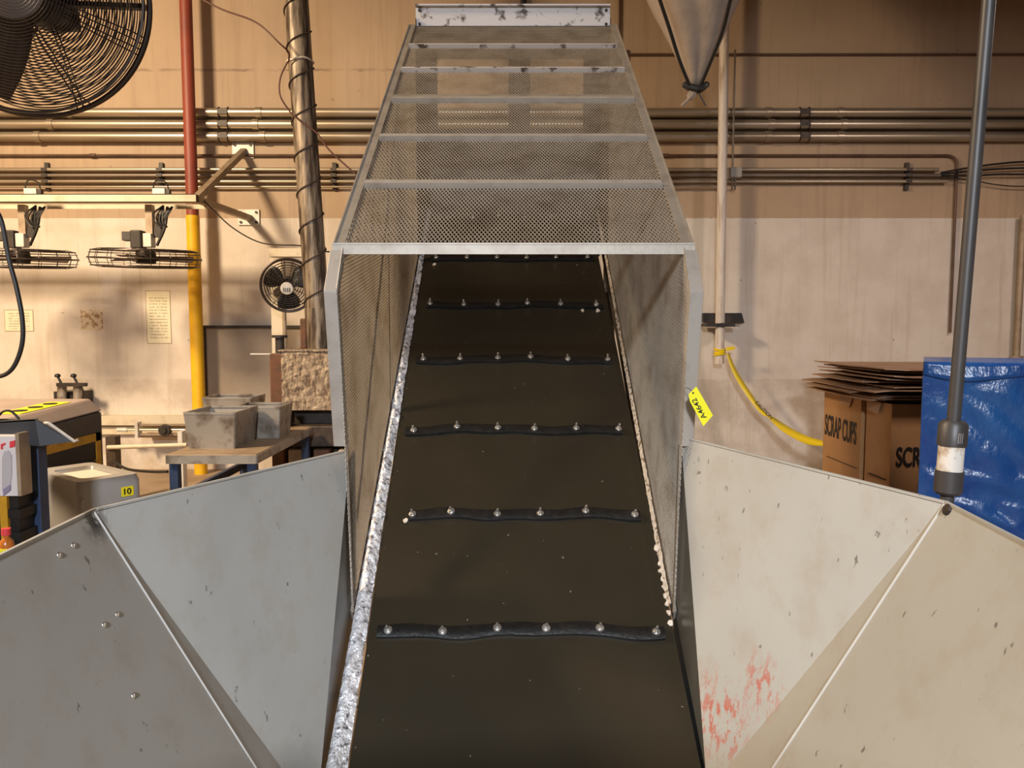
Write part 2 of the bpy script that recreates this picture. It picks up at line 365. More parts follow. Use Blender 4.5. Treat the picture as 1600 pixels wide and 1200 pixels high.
# side rails, legs
XL, XR = -.503, .512
for x in (XL-.012, XR+.012):
    s_ = 1 if x > 0 else -1
    p0, p1 = belt(2.50, x, -.06), belt(4.68, x, -.06)
    MB().bar(p0, p1, .012, .17, NB).bar(p0-NB*.083+V((s_*.02,0,0)), p1-NB*.083+V((s_*.02,0,0)), .05, .008, NB).build('side_rail', M['aluframe'], conv)
    for Y in (3.0, 4.45):
        q = belt(Y, x+s_*.035, -.16); MB().lim(q.x-.03, q.x+.03, Y-.03, Y+.03, .012, q.z+.06).lim(q.x-.08, q.x+.08, Y-.08, Y+.08, 0, .012).build('support_leg', M['aluframe'], conv)
for Y in (3.0, 4.45):
    q = belt(Y, 0, -.34); MB().bar((XL-.06, Y, q.z-.1), (XR+.06, Y, q.z-.1), .05, .05).build('cross_brace', M['aluframe'], conv)
MB().lim(XL-.03, XR+.03, 4.3, 4.62, .9, 1.35).cyl((XR, 4.45, 1.6), (XR+.25, 4.45, 1.6), .1, 16).build('drive_unit', M['dark'], conv)
# expanded metal panels
def clip(poly, p, d):
    t0, t1 = -1e9, 1e9; n = len(poly)
    area = sum(poly[i][0]*poly[(i+1)%n][1]-poly[(i+1)%n][0]*poly[i][1] for i in range(n)); sg = 1 if area > 0 else -1
    for i in range(n):
        a, b_ = poly[i], poly[(i+1) % n]; nx, ny = -(b_[1]-a[1])*sg, (b_[0]-a[0])*sg
        den = nx*d[0]+ny*d[1]; num = nx*(p[0]-a[0])+ny*(p[1]-a[1])
        if abs(den) < 1e-12:
            if num < 0: return None
            continue
        t = -num/den
        if den > 0: t0 = max(t0, t)
        else: t1 = min(t1, t)
    return (t0, t1) if t1-t0 > .004 else None
def lattice(O, U, Vv, poly, su, sv, wd, th, name, both=(1, 1)):
    mb = MB(); N = U.cross(Vv).normalized()
    us = [p[0] for p in poly]; vs2 = [p[1] for p in poly]
    for fam, sg in enumerate((1, -1)):
        d = V((su, sg*sv)).normalized(); hgt = max(vs2)-min(vs2)
        ext = hgt*su/sv; k = math.floor((min(us)-ext)/su) - 1
        while k*su < max(us)+ext:
            p = (k*su, min(vs2) if sg > 0 else max(vs2)); k += 1
            c = clip(poly, p, (d.x, d.y))
            if not c: continue
            a = O + U*(p[0]+d.x*c[0]) + Vv*(p[1]+d.y*c[0]); e = O + U*(p[0]+d.x*c[1]) + Vv*(p[1]+d.y*c[1])
            mb.bar(a, e, wd, th*both[fam], N)
    return tag(mb.build(name, M['mesh'], conv), kind='stuff')
TP0, TP1 = V((0, 2.331, 1.739)), V((0, 4.13, 3.059)); TS = (TP1-TP0); TL = TS.length; TS.normalize(); TN = V((0,-TS.z,TS.y))
lattice(TP0, V((1,0,0)), TS, [(XL,0),(XR,0),(XR,TL),(XL,TL)], .0127, .0275, .0024, .0020, 'mesh_panel')
side = [(2.362,.62),(4.13,1.868),(4.13,3.055),(2.331,1.735),(2.225,1.61)]
cs, sn = SL.y, SL.z
rot2 = lambda Y, z: ((Y*cs + z*sn), (-Y*sn + z*cs))
for x in (XL, XR):
    lattice(V((x,0,0)), SL.copy(), V((0,-sn,cs)), [rot2(*q) for q in side], .0275, .0127, .0022, .0016, 'mesh_panel', (1.3, .7))
# frame of the guard
for x, s_ in ((XL, -1), (XR, 1)):
    f1 = MB().bar((x+s_*.016, 2.331, 1.745), (x+s_*.016, 4.13, 3.065), .034, .005, TN).bar((x+s_*.031, 2.331, 1.732), (x+s_*.031, 4.13, 3.052), .004, .034, TN)
    f1.build('top_rail', M['aluframe'], conv)
    fp = MB()
    pts = [(2.312,1.137),(2.222,1.60),(2.31,1.725)]
    for (a, c) in zip(pts, pts[1:]):
        fp.bar((x+s_*.019, a[0], a[1]), (x+s_*.019, c[0], c[1]), .038, .005, (0,-1,.3)).bar((x+s_*.002, a[0]+.016, a[1]), (x+s_*.002, c[0]+.016, c[1]), .004, .032, (0,-1,.3))
    fp.build('guard_post', M['alu'], conv, bevel=.001)
    MB().bar((x, 2.318, 1.14), (x, 2.368, .60), .006, .010, (0,-1,0)).build('edge_strip', M['aluframe'], conv)
    MB().bar((x+s_*.004, *belt(2.375)[1:]), (x+s_*.004, *belt(4.7)[1:]), .008, .045, NB).build('skirt_strip', M['aluframe'], conv)
    for Y in (3.16, 4.13):
        MB().bar((x+s_*.018, Y, belt(Y).z), (x+s_*.018, Y, 1.739+(Y-2.331)*.7337), .03, .022, (0,-1,0)).build('stiffener', M['aluframe'], conv)
    MB().bar((x+s_*.03, 2.45, .90), (x+s_*.03, 3.50, 2.56), .008, .03, (0,-1,1)).build('diagonal_brace', M['aluframe'], conv)
# cross bars over the roof
def top_at(py): 
    p = onplane(800, py, TP0, TN); return p
for i, py in enumerate((385, 289, 216, 157, 110, 73)):
    p = top_at(py); Y, z = p.y, p.z
    if i == 0:
        MB().bar((XL-.034, Y, z+.004), (XR+.034, Y, z+.004), .004, .034, (0,-1,.1)).bar((XL-.034, Y-.014, z-.008), (XR+.034, Y-.014, z-.008), .034, .004, (0,-1,.1)).build('front_bar', M['aluframe'], conv)
        continue
    q = p + TN*.008
    MB().bar((XL+.002, q.y, q.z), (XR-.002, q.y, q.z), .040, .004, TN).bar((XL+.002, q.y-.014, q.z-.012), (XR-.002, q.y-.014, q.z-.012), .004, .022, TN).build('cross_bar', M['alu'] if i < 4 else M['dirtyalu'], conv)
    if i == 3: MB().bar((XL-.02, q.y+.035, q.z+.02), (XR+.02, q.y+.035, q.z+.02), .024, .006, TN).build('joint_strip', M['aluframe'], conv)
MB().lim(XL, XR+.0, 4.148, 4.156, 3.055, 3.168).lim(XL, XR, 4.12, 4.156, 3.16, 3.168).build('end_plate', M['dirtyalu'], conv); MB().bar((XL,4.135,3.048),(XR,4.135,3.048),.03,.018).build('end_bar', M['darkbrown'], conv)
for x in (XL+.02, XR-.02):
    for z in (3.075, 3.145): MB().cyl((x, 4.148, z), (x, 4.141, z), .008, 8).build('rivet', M['dark'], conv)
# discharge hood behind the head pulley
hood = MB().lim(XL, XR, 4.158, 4.75, 3.10, 3.108); hood.build('hood_roof', M['darkbrown'], conv)
for x in (XL, XR): MB().slab([(x,4.13,1.95),(x,4.76,1.9),(x,4.76,3.1),(x,4.13,3.1)], .004).build('hood_side', M['darkbrown'], conv)
MB().lim(XL, XR, 4.75, 4.76, 1.75, 2.68).build('hood_back', M['dark'], conv)
for x0, x1 in ((XL, -.45), (-.02, .11), (.43, XR)): MB().lim(x0, x1, 4.74, 4.76, 2.68, 3.1).build('hood_post', M['darkbrown'], conv)
# crumpled foil along one belt edge, old sealant along the other
def foil(u, v):
    Y = 1.86 + (4.62-1.86)*u; wd = .060 - .040*u**.7; x = XL + .004 + wd*v
    h = .004 + .014*math.sin(math.pi*min(1, v*.9+.1)) * (1.2-.5*u)
    nz = mnoise.noise(V((x*40, Y*26, 3)))*.009 + mnoise.noise(V((x*90, Y*70, 9)))*.006
    if int(Y*9+2*mnoise.noise(V((Y*3,0,0)))) % 3 == 0 and Y < 2.5: nz *= .25
    return belt(Y, x + nz*.6, h*(1.3-.8*v) + nz)
MB().grid(foil, 420, 10).build('foil_lining', M['foil'], conv, True)
def seal(u, v):
    Y = 2.40 + (4.62-2.40)*u; x = XR - .004 - (.012-.003*u)*v
    nz = mnoise.noise(V((x*60, Y*55, 5)))*.004 + mnoise.noise(V((x*130, Y*120, 2)))*.003
    return belt(Y, x + nz*.4, .003 + .012*(1-v) + nz)
MB().grid(seal, 420, 7).build('sealant_strip', M['sealant'], conv, True)
# loose scraps (each its own thing)
def scrap(p, size, seed, label, group=None):
    rs = random.Random(seed); n = 7; P = []
    ang = [k*2*math.pi/n + rs.uniform(-.25,.25) for k in range(n)]
    X, Yv = V((1,0,0)), SL
    top, bot = [], []
    for a in ang:
        r = size*rs.uniform(.6, 1); q = p + X*math.cos(a)*r*.8 + Yv*math.sin(a)*r
        bot.append(q + NB*.001); top.append(q*.85 + p*.15 + NB*(.004+size*.35*rs.random()))
    mb = MB().add(bot+top, [tuple(range(n)), tuple(range(n,2*n))] + [(i,(i+1)%n,n+(i+1)%n,n+i) for i in range(n)])
    return tag(mb.build('paper_scrap', M['chip'], None, bevel=.0015), label, 'scrap', group)
for i, (px, py, sz) in enumerate(((910,486,.014),(934,486,.018),(679,414,.016))):
    scrap(belthit(px, py), sz, i, ('white paper scrap caught below the bolted cleat, beside a wider one','wider white paper scrap caught below the end of the cleat','white paper scrap caught at the cleat just below the roof bar')[i])
cp = [(1034,858,.020),(1037,882,.016),(1040,893,.015),(1043,905,.014),(1045,918,.013),(1048,932,.014),(1051,945,.013),(1054,958,.013),(1058,973,.015),(633,814,.013)]
for i, (px, py, sz) in enumerate(cp[:-1]):
    q = belthit(px, py); q.x = min(q.x, XR-.014)
    scrap(q, sz, 20+i, 'pale cup scrap wedged in the belt gutter under the mesh point', 'cup scraps in the belt gutter')
scrap(belthit(634, 814), .014, 77, 'ragged scrap stuck at the bare end of a belt cleat')

# ------------------------------------------------------------------ hopper
hop = thing('feed_hopper', (0, 1.3, 0), 'grey painted sheet metal hopper with flared wings around belt', 'hopper')
LA, LB = atz(145, 797, 1.13), V((-.512, 2.41, 1.11)); LC = V((-.512, 1.978, .318))
RA, RB = atz(1478, 785, 1.16), V((.522, 2.355, 1.16)); RC = V((.522, 1.985, .30))
def low(a, b_, z): return a + (b_-a)*((z-a.z)/(b_.z-a.z))
HS = []
def wing(A, Bq, Cq, pD, pE, sgn, m):
    n = (Bq-A).cross(Cq-A).normalized()
    D = onplane(*pD, A, n); Dl = A + (D-A)*((Bq.x-A.x)/(D.x-A.x)); Cl = Dl   # the panel tapers to a point at the throat
    if n.dot(EYE-A) > 0: n = -n
    MB().slab([A, Bq, Dl], .005, n).build('wing_panel', m, hop)
    r = ray(*pE); E0 = EYE + r*((D-EYE).dot(FW)*(.92 if sgn < 0 else .85)); El = low(A, E0, .14)
    k = (A - V((sgn*.0, 0, 0)))
    MB().slab([A, Dl, El], .004, n).build('corner_strip', m, hop)
    far = V((A.x - sgn*.0 , -.25, A.z)); 
    rim1 = atz(*(((0, 868)) if sgn < 0 else (1600, 848)), A.z); dr = (rim1-A); far = A + dr*((.42-A.y)/dr.y)
    n2 = (far-A).cross(El-A).normalized()
    if n2.dot(EYE-A) > 0: n2 = -n2
    Fl = V((El.x, .62, El.z)); t = (A-Fl).dot(n2)/n2.z; Fl.z += t
    MB().slab([A, far, Fl, El], .005, n2).build('side_panel', m, hop)
    MB().tube([A, El], .0030, 6).build('weld_bead', M['bead'], hop, True)
    MB().bar(A, Bq, .007, .005).build('rim_flange', m, hop); MB().bar(A, far, .007, .005).build('rim_flange', m, hop)
    return A, far, Fl, El, Dl, Cl, n, n2
# marks are placed on the right-hand wing
nR = (RB-RA).cross(RC-RA).normalized()
HS += [tuple(onplane(1112, 1120, RA, nR)), tuple(onplane(1140, 1128, RA, nR)), tuple(onplane(1190, 1070, RA, nR)), tuple(atz(146, 815, 1.11))]
M['hopper'] = hopper_material(); M['throat'] = mat('dull_throat_steel', (.13,.135,.13), .3, .2, (.10,.10,.095), 5); M['bead'] = mat('bright_bead', (.56,.55,.53), .45, 0)
L = wing(LA, LB, LC, (440,1200), (400,1200), -1, M['hopper'])
Rr = wing(RA, RB, RC, (1135,1200), (1208,1200), 1, M['hopper'])
for x, Bq, Cq in ((-.5125, LB, LC), (.5225, RB, RC)):
    c2 = low(Bq, Cq, .08)
    MB().slab([(x, Bq.y, Bq.z), (x, c2.y, c2.z), (x, 2.30, .08), (x, 2.42, .45), (x, 2.44, Bq.z)], .003, (1 if x > 0 else -1, 0, 0)).build('throat_plate', M['throat'], hop)
MB().slab([L[1], Rr[1], Rr[2], L[2]], .005, (0,-1,0)).build('front_panel', M['hopper'], hop)
MB().lim(-.62, .62, .6, 1.9, .05, .06).build('bottom_panel', M['hopper'], hop)
for x in (-.7, .7):
    for Y in (.7, 1.35): MB().lim(x-.03, x+.03, Y-.03, Y+.03, 0, .5).build('support_leg', M['hopper'], hop)
rv = MB(); 
for px, py in ((115,852),(93,867),(184,960),(163,976),(209,1087)):
    n2 = L[7]; p = onplane(px, py, LA, n2)
    MB().lathe([(0,.0035),(.003,.0033),(.006,.0018),(.007,0),(.007,-.002)], p, -n2, 10).build('rivet', M['bolt'], hop, True)
p = atz(1492, 796, 1.158)
MB().lathe([(0,.008),(.011,.006),(.012,0)], onplane(1482, 797, RA, Rr[7]), -Rr[7], 8).build('rust_lump', M['darkbrown'], hop, True)

# ------------------------------------------------------------------ yellow tag hanging on the guard post
tY = 2.19
tp = [at(1088,604,tY), at(1076,616,tY), at(1078,627,tY), at(1099,666,tY), at(1114,649,tY)]
tg = tag(MB().slab(tp, .0012, (0,1,0)).build('tag', M['tagy'], None), 'fluorescent yellow handwritten tag on the cage post', 'tag')
MB().cyl(at(1083,614,tY)+V((0,-.001,0)), at(1083,614,tY)+V((0,.003,0)), .003, 8).build('eyelet', M['dark'], tg)
a0 = at(1101,654,tY); a1 = at(1084,623,tY); d = (a1-a0); yd = V((0,-1,0)).cross(d).normalized()
text('A4642', 'handwriting', M['ink'], tg, a0 + yd*(-.007), d, yd, d.length, .015, .012, lift=.001)
MB().tube(spline([at(1083,614,tY), at(1078,608,tY+.02), at(1072,606,tY+.04)], 4), .001, 5).build('tie_wire', M['dark'], tg)

# ------------------------------------------------------------------ wall conduits
def run(name, label, px_y, r, m, x0=-6.6, x1=7.4, Y=None, couplings=(), straps=(), group=None):
    Y = WY - r - .03 if Y is None else Y; z = at(800, px_y, Y).z
    o = thing(name, ((x0+x1)/2, Y, z), label, 'conduit', group)
    MB().cyl((x0, Y, z), (x1, Y, z), r, 14).build('pipe', m, o, True)
    for px in couplings:
        x = at(px, px_y, Y).x; MB().cyl((x-.03, Y, z), (x+.03, Y, z), r*1.16, 14).build('coupling', m, o, True)
    for px in straps:
        x = at(px, px_y, Y).x; MB().cyl((x-.05, Y, z), (x-.042, Y, z), r*1.2, 14).cyl((x+.042, Y, z), (x+.05, Y, z), r*1.2, 14).lim(x-.05, x+.05, Y-r*1.22, Y-r*1.1, z-r*.5, z+r*.5).build('strap', M['dark'], o)
    return o
for py, wd, cpl in ((176,'uppermost',(110,405,1200,1312)), (194.5,'middle',(80,400,1205,1318)), (213.5,'lowest',(60,411,1200,1312))):
    run('conduit', wd + ' of the three thick steel conduits along the wall', py, .047, M['emt'], couplings=cpl, straps=(350, 1256))
for py, wd in ((185.5,'upper'), (204,'lower')):
    run('conduit', wd + ' thin conduit tucked behind the thick steel conduits', py, .013, M['emt2'], Y=WY-.015)
# rusty line that turns down the wall
Yc = WY-.03; zc = at(800, 243, Yc).z; xb = at(1496, 243, Yc).x
cv = [(-6.6, Yc, zc), (xb-.10, Yc, zc)] + [(xb-.10+.10*math.sin(R(a)), Yc, zc-.10+.10*math.cos(R(a))) for a in (20,40,60,80,90)] + [(xb, Yc, at(1500,520,Yc).z)]
o = thing('conduit', (0, Yc, zc), 'thin rusty conduit along the wall that bends down at its end', 'conduit')
MB().tube(cv, .014, 8).build('pipe', M['copper'], o, True)
for px in (145, 1040): x = at(px,243,Yc).x; MB().cyl((x-.03,Yc,zc),(x+.03,Yc,zc),.02,10).build('coupling', M['copper'], o, True)
for i, (py, r, wd) in enumerate(((265,.019,'uppermost'),(274,.017,'second'),(283.5,.017,'third'),(292,.012,'lowest'))):
    run('conduit', wd + ' of the four lower conduits held in strut clamps', py, r, M['emt'] if i != 1 else M['emt2'], x1=at((1020,1480,1480,1135)[i],py,7.95).x + (2.9 if i == 0 else 0), Y=WY-.06, couplings=((330,),(1270,),(1225,),())[i])
for px in (75, 253, 523, 1416):
    x = at(px, 270, WY-.01).x; z0, z1 = at(px, 298, WY).z, at(px, 255, WY).z
    lb = {75: 'strut clamp bracket on the wall above the fan behind the hanging black cable', 253: 'strut clamp bracket on the wall next to the red pipe', 523: 'strut clamp bracket between leaning duct and mesh cage', 1416: 'strut clamp bracket on the wall above the cardboard boxes'}[px]
    o = thing('strut_bracket', (x, WY, z0), lb, 'bracket')
    MB().lim(x-.02, x+.02, WY-.035, WY, z0, z1).build('strut', M['dark'], o)
    for py in (265, 274, 283.5): zz = at(px, py, WY-.06).z; MB().lim(x-.028, x+.028, WY-.086, WY-.08, zz-.016, zz+.016).build('clamp', M['dark'], o)
# copper run high up
Yc = WY-.025; zc = at(1200,85,Yc).z
o = thing('conduit', (at(1200,85,Yc).x, Yc, zc), 'thin rusty conduit high on the dim wall ending in box', 'conduit')
xa = at(967,82,Yc).x
MB().cyl((xa, Yc, zc), (7.4, Yc, zc), .012, 8).build('pipe', M['copper'], o, True)
MB().cyl((xa, Yc, zc), (xa, Yc, HT), .011, 8).build('riser_pipe', M['copper'], o, True)
MB().lim(xa-.045, xa+.045, WY-.07, WY, zc-.05, zc+.06).build('junction_box', M['greybox'], o, bevel=.004)
Yc = WY-.15; xg = at(1146,200,Yc).x; za, zb = at(1146,78,Yc).z, at(1146,262,Yc).z
o = thing('conduit', (xg, Yc, zb-.1), 'slim vertical conduit beside white pole with grey switch box', 'conduit')
MB().cyl((xg, Yc, zb), (xg, Yc, za), .010, 8).build('pipe', M['emt'], o, True)
MB().lim(xg-.03, xg+.085, Yc-.04, WY, zb-.10, zb).build('switch_box', M['greybox'], o, bevel=.005)
for k in (0, .03): MB().cyl((xg+.0+k, Yc, zb-.22), (xg+.0+k, Yc, zb-.10), .008, 8).build('stub_pipe', M['emt2'], o)
# loose wires off the conduit end
for i, (py0, py1) in enumerate(((262,252),(268,262),(275,272),(281,291))):
    pts = [at(1470,270+i*2,7.93), at(1515,py0,7.92), at(1560,(py0+py1)/2+(3 if i > 2 else -1),7.92), at(1620,py1,7.92), at(1840,py1-6,7.92), at(1950,py1-4,7.92)]
    tag(MB().tube(spline(pts,6), .010 if i < 3 else .006, 6).build('loose_wire', M['cable'], None, True), ('topmost black wire fanning out past the grey plastic pole','second black wire fanning out past the grey plastic pole','third black wire fanning out past the grey plastic pole','thin sagging lowest wire fanning out past the grey plastic pole')[i], 'wire')
# pipe at the far end of the wall
x = at(1594,450,7.9).x
tag(MB().cyl((x,7.9,at(1594,560,7.9).z),(x,7.9,at(1594,336,7.9).z),.03,12).cyl((x,7.9,at(1594,562,7.9).z),(x,7.9,at(1594,556,7.9).z),.06,12).build('stand_pipe', M['brace'], None, True), 'short vertical stand pipe on wall above blue plastic', 'pipe')

# ------------------------------------------------------------------ red and yellow pipe
pb = at(311, 640, 7.74); pt = at(290, 0, 7.74); lean = (pt-pb)/(pt.z-pb.z)
def onp(z): return pb + lean*(z-pb.z)
zs = at(301, 337, 7.74).z
o = thing('painted_pipe', onp(0), 'tall vertical drain pipe painted red above and yellow below', 'pipe')
MB().cyl(onp(zs), onp(HT), .059, 20).build('red_section', M['red'], o, True)
MB().cyl(onp(0), onp(zs), .064, 20).build('yellow_section', M['yellow'], o, True)
# ------------------------------------------------------------------ cantilever beam with braces
BY = 6.75; z1, z0 = at(150,303,BY).z, at(150,316,BY).z; xe = at(306,310,BY).x
bmr = thing('fan_beam', (-4.5, BY, z0), 'pale painted steel beam on wall braces carrying cage fans', 'beam')
MB().lim(-6.6, xe, BY, BY+.006, z0, z1).lim(-6.6, xe, BY, BY+.07, z1-.006, z1).lim(-6.6, xe, BY, BY+.07, z0, z0+.006).build('channel', M['beam'], bmr)
MB().lim(-6.6, xe, BY+.25, BY+.256, z0-.02, z1-.05).build('rear_channel', M['beam'], bmr)
zm = (z0+z1)/2
for px, py in ((381,236),(390,341)):
    e = at(px, py, WY-.02)
    MB().bar((xe-.02, BY+.05, zm), e, .055, .055).build('brace', M['brace'], bmr)
    pl = MB().lim(e.x-.12, e.x+.10, WY-.02, WY-.002, e.z-.07, e.z+.09); po = pl.build('wall_plate', M['plate'], bmr, bevel=.003)
    for dx in (-.09, .07):
        for dz in (-.04, .06): MB().cyl((e.x+dx, WY-.03, e.z+dz), (e.x+dx, WY-.02, e.z+dz), .014, 8).build('anchor_bolt', M['dark'], po)
def make_cage_fan(cx):
    zc = at(228,404,BY+.15).z; Y = BY+.15; x = at(cx,404,Y).x
    o = thing('cage_fan', (x, Y, zc-.09), '', 'fan', 'cage fans under the pale beam')
    rr = .46; th = .085; c = V((x, Y, zc)); g = MB()
    tl = Matrix.Rotation(R(1.5), 3, 'Y') @ Matrix.Rotation(R(4.0), 3, 'X')
    def pt(r, a, h): return c + tl @ V((r*math.cos(a), r*math.sin(a), h))
    circ = lambda r, h, rad: g.tube([pt(r, k*2*math.pi/48, h) for k in range(48)], rad, 5, True)
    for k in range(12):
        f = k/11; circ(rr*(.25+.70*f), th*(1-.25*f*f) , .0032); circ(rr*(.25+.70*f), -th*(1-.25*f*f), .0032)
    circ(rr, 0, .008); circ(rr*.98, th*.5, .003); circ(rr*.98, -th*.5, .003); circ(rr*.95, th*.78, .004); circ(rr*.95, -th*.78, .006)
    for k in range(18):
        a = k*2*math.pi/18
        for s_ in (1, -1): g.tube([pt(rr*.2,a,s_*th), pt(rr*.8,a,s_*th*.95), pt(rr*.95,a,s_*th*.78), pt(rr,a,0)], .003, 5)
    tag(g.build('guard', M['fan'], o), kind='stuff')
    for k in range(3):
        a = k*2*math.pi/3+.4; MB().add([pt(.06,a-.5,-.02), pt(rr*.85,a-.22,-.03), pt(rr*.88,a+.2,.03), pt(.06,a+.5,.02)], [(0,1,2,3)]).build('blade', M['blade'], o, solid=.004)
    MB().lathe([(0,-.05),(.08,-.045),(.09,.0),(.08,.06),(0,.06)], c, (0,0,1), 16).build('hub', M['fan'], o, True)
    zt = zc+th
    MB().lim(x-.11, x-.01, Y-.06, Y+.06, zt, zt+.16).build('motor', M['dark'], o, bevel=.012)
    MB().lim(x+.01, x+.085, Y-.07, Y+.02, zt+.01, zt+.13).build('capacitor_box', M['plate'], o, bevel=.006)
    MB().lim(x-.19, x-.11, Y-.04, Y+.04, zt+.07, zt+.15).build('terminal_box', M['charcoal'], o, bevel=.004)
    MB().lim(x+.02, x+.08, Y-.03, Y+.03, zt+.10, z0-.001).build('hanger_post', M['brace'], o)
    MB().bar((x+.10, Y, zt+.10), (x+.16, Y, zt+.30), .03, .06).build('bracket', M['dark'], o)
    cb = MB()
    for k in range(4): cb.tube(spline([V((x+.19,Y-.04,z0-.01)), V((x+.10+.03*k,Y-.06,z0-.10-.02*k)), V((x+.16+.02*k,Y-.05,z0-.20)), V((x+.22-.02*k,Y-.05,z0-.11)), V((x+.27,Y-.04,z0-.02))],5), .008, 5)
    cb.tube(spline([V((x+.22,Y-.03,z0-.02)), V((x+.20,Y-.05,z0-.2)), V((x+.12,Y-.04,z0-.36))],5), .013, 5).build('cord', M['cable'], o, True)
    tag(o, None); return o
fa = make_cage_fan(228); fa['label'] = 'round wire cage fan under the beam, overlapping the yellow pipe'
fb = copy_tree(fa); fb.location.x += at(31,404,BY+.15).x - at(228,404,BY+.15).x; fb['label'] = 'round wire cage fan under the beam, behind the hanging black cable'
for px, lb in ((50,'pale control box with cable loop on beam above fan by hanging cable'),(250,'pale control box with cable loop on beam next to red pipe')):
    a = at(px, 303, BY+.035)
    o = thing('control_box', (a.x, a.y, z1), lb, 'box')
    MB().lim(a.x-.055, a.x+.055, a.y-.03, a.y+.03, z1, z1+.05).build('housing', M['plate'], o, bevel=.004)
    MB().lim(a.x+.056, a.x+.09, a.y-.02, a.y+.02, z1, z1+.045).build('plug', M['dark'], o)
    MB().tube(spline([(a.x-.06,a.y,z1+.05),(a.x-.03,a.y,z1+.12),(a.x+.05,a.y,z1+.11),(a.x+.08,a.y,z1+.04)],5), .006, 5).build('cable_loop', M['cable'], o, True)

# ------------------------------------------------------------------ big drum fan near the ceiling
fc = at(46, -6, 3.2); fr = .462
bf = thing('industrial_fan', (fc.x, fc.y, fc.z-fr), 'huge dark wire guard industrial fan hanging from the ceiling', 'fan')
aim = V((.10, -1, -.10)).normalized(); fu = aim.orthogonal().normalized(); fu = V((0,0,1)) - aim*aim.z; fu.normalize(); fs_ = aim.cross(fu)
def fp(r, a, h): return fc + (fs_*math.cos(a) + fu*math.sin(a))*r + aim*h
for nm, sg, hh, off in (('front_guard', 1, .15, 0), ('rear_guard', -1, .12, .007)):
    g = MB(); n = 32
    for k in range(n):
        f = (k+off*30)/n; r = .07 + (fr-.02-.07)*f; h = sg*(hh - .09*f*f)
        g.tube([fp(r, j*2*math.pi/72, h) for j in range(72)], .0026, 5, True)
    for k in range(8):
        for dd in (-.035, .035):
            a = k*2*math.pi/8 + .35 + (.1 if sg < 0 else 0)
            g.tube([fp(.07, a+dd*3, sg*hh), fp(fr*.5, a+dd, sg*(hh-.02)), fp(fr*.95, a+dd*.8, sg*(hh-.085)), fp(fr, a+dd*.8, 0)], .0030, 5)
    tag(g.build(nm, M['fan'], bf), kind='stuff')
MB().tube([fp(fr, j*2*math.pi/96, 0) for j in range(96)], .010, 8, True).tube([fp(fr*.985, j*2*math.pi/96, .05) for j in range(96)], .006, 6, True).tube([fp(fr*.985, j*2*math.pi/96, -.04) for j in range(96)], .006, 6, True).build('outer_ring', M['fan'], bf, True)
MB().lathe([(0,.155),(.125,.15),(.13,.135),(.13,.125),(0,.12)], fc, aim, 32).build('badge_disc', M['blade'], bf, True)
for k, a in enumerate((R(293), R(173), R(53))):
    mb = MB()
    def bl(u, v, a=a):
        r = .06 + .36*u; wdt = .18 + .22*math.sin(math.pi*min(1,u*.8+.15)); ang = a + (v-.5)*wdt*(.36/(r+.12)); return fp(r, ang, .03 + (v-.5)*.14)
    mb.grid(bl, 8, 6).build('blade', M['blade'], bf, True, solid=.004)
MB().lathe([(0,.06),(.06,.055),(.075,.02),(.075,-.02),(.09,-.03),(.09,-.22),(.06,-.25),(0,-.25)], fc, aim, 24).build('motor', M['dark'], bf, True)
MB().bar(fp(.42,0,-.09), fp(-.42,0,-.09), .03, .02).bar(fp(.42,R(90),-.09), fp(.05,R(90),-.12), .03, .02).build('motor_bracket', M['fan'], bf)
hp = fp(0,0,-.22); MB().cyl((hp.x, hp.y+.12, hp.z), (hp.x, hp.y+.12, HT), .03, 12).bar(hp, (hp.x, hp.y+.14, hp.z), .06, .06).build('ceiling_pole', M['fan'], bf)

# ------------------------------------------------------------------ leaning duct with furnace block
DY = 6.1; d0, d1 = at(500, 545, DY), at(463, 0, DY); dl = (d1-d0).normalized(); dtop = d0 + dl*((HT-d0.z)/dl.z)
du = thing('exhaust_duct', d0, 'leaning weathered metal duct wound with wire', 'duct')
rd = .093
MB().cyl(d0, dtop, rd, 28, rd*.97).build('duct_tube', M['duct'], du, True)
MB().cyl(d0, d0+dl*.32, rd*1.09, 28, rd*1.06).build('collar', M['duct'], du, True)
q0 = dl.orthogonal().normalized(); q1 = dl.cross(q0); hel = []
for k in range(400):
    t = k/399; a = t*13.5*2*math.pi; hel.append(d0 + dl*(.25 + t*3.75) + (q0*math.cos(a)+q1*math.sin(a))*(rd+.005))
MB().tube(hel, .006, 5).build('wire_wrap', M['darkbrown'], du, True)
tt = d0 + dl*((at(470,97,DY).z-d0.z)/dl.z)
MB().tube([tt + (q0*math.cos(k*.3142)+q1*math.sin(k*.3142))*(rd+.006) + V((0,0,.006*math.sin(k))) for k in range(20)], .008, 5, True).build('cable_tie', M['whitepole'], du, True)
MB().lim(d0.x-rd-.05, d0.x-rd+.0, d0.y-.05, d0.y+.03, d0.z, d0.z+.24).build('rusty_lug', M['rust'], du, bevel=.01)
fbx0, fbx1 = at(440,600,5.8).x, at(548,600,5.8).x; bz1, bz0 = at(490,549,5.8).z, at(490,641,5.8).z
fu_ = thing('furnace', ((fbx0+fbx1)/2, 6.1, 0), 'crusted square furnace block beneath the leaning duct', 'furnace')
def crust(u, v): return V((fbx0+(fbx1-fbx0)*u, 5.8 + .012*mnoise.noise(V((u*14,v*14,1))), bz0+(bz1-bz0)*v))
MB().lim(fbx0, fbx1, 5.82, 6.5, bz0, bz1).grid(crust, 30, 26).build('block', M['block'], fu_)
MB().lim(fbx0-.02, fbx1+.02, 5.79, 6.52, bz1, bz1+.012).build('lid', M['block'], fu_)
MB().lim(fbx0+.05, fbx1, 5.95, 6.45, .0, bz0).build('base', M['dark'], fu_)
zz = at(460,665,5.8).z
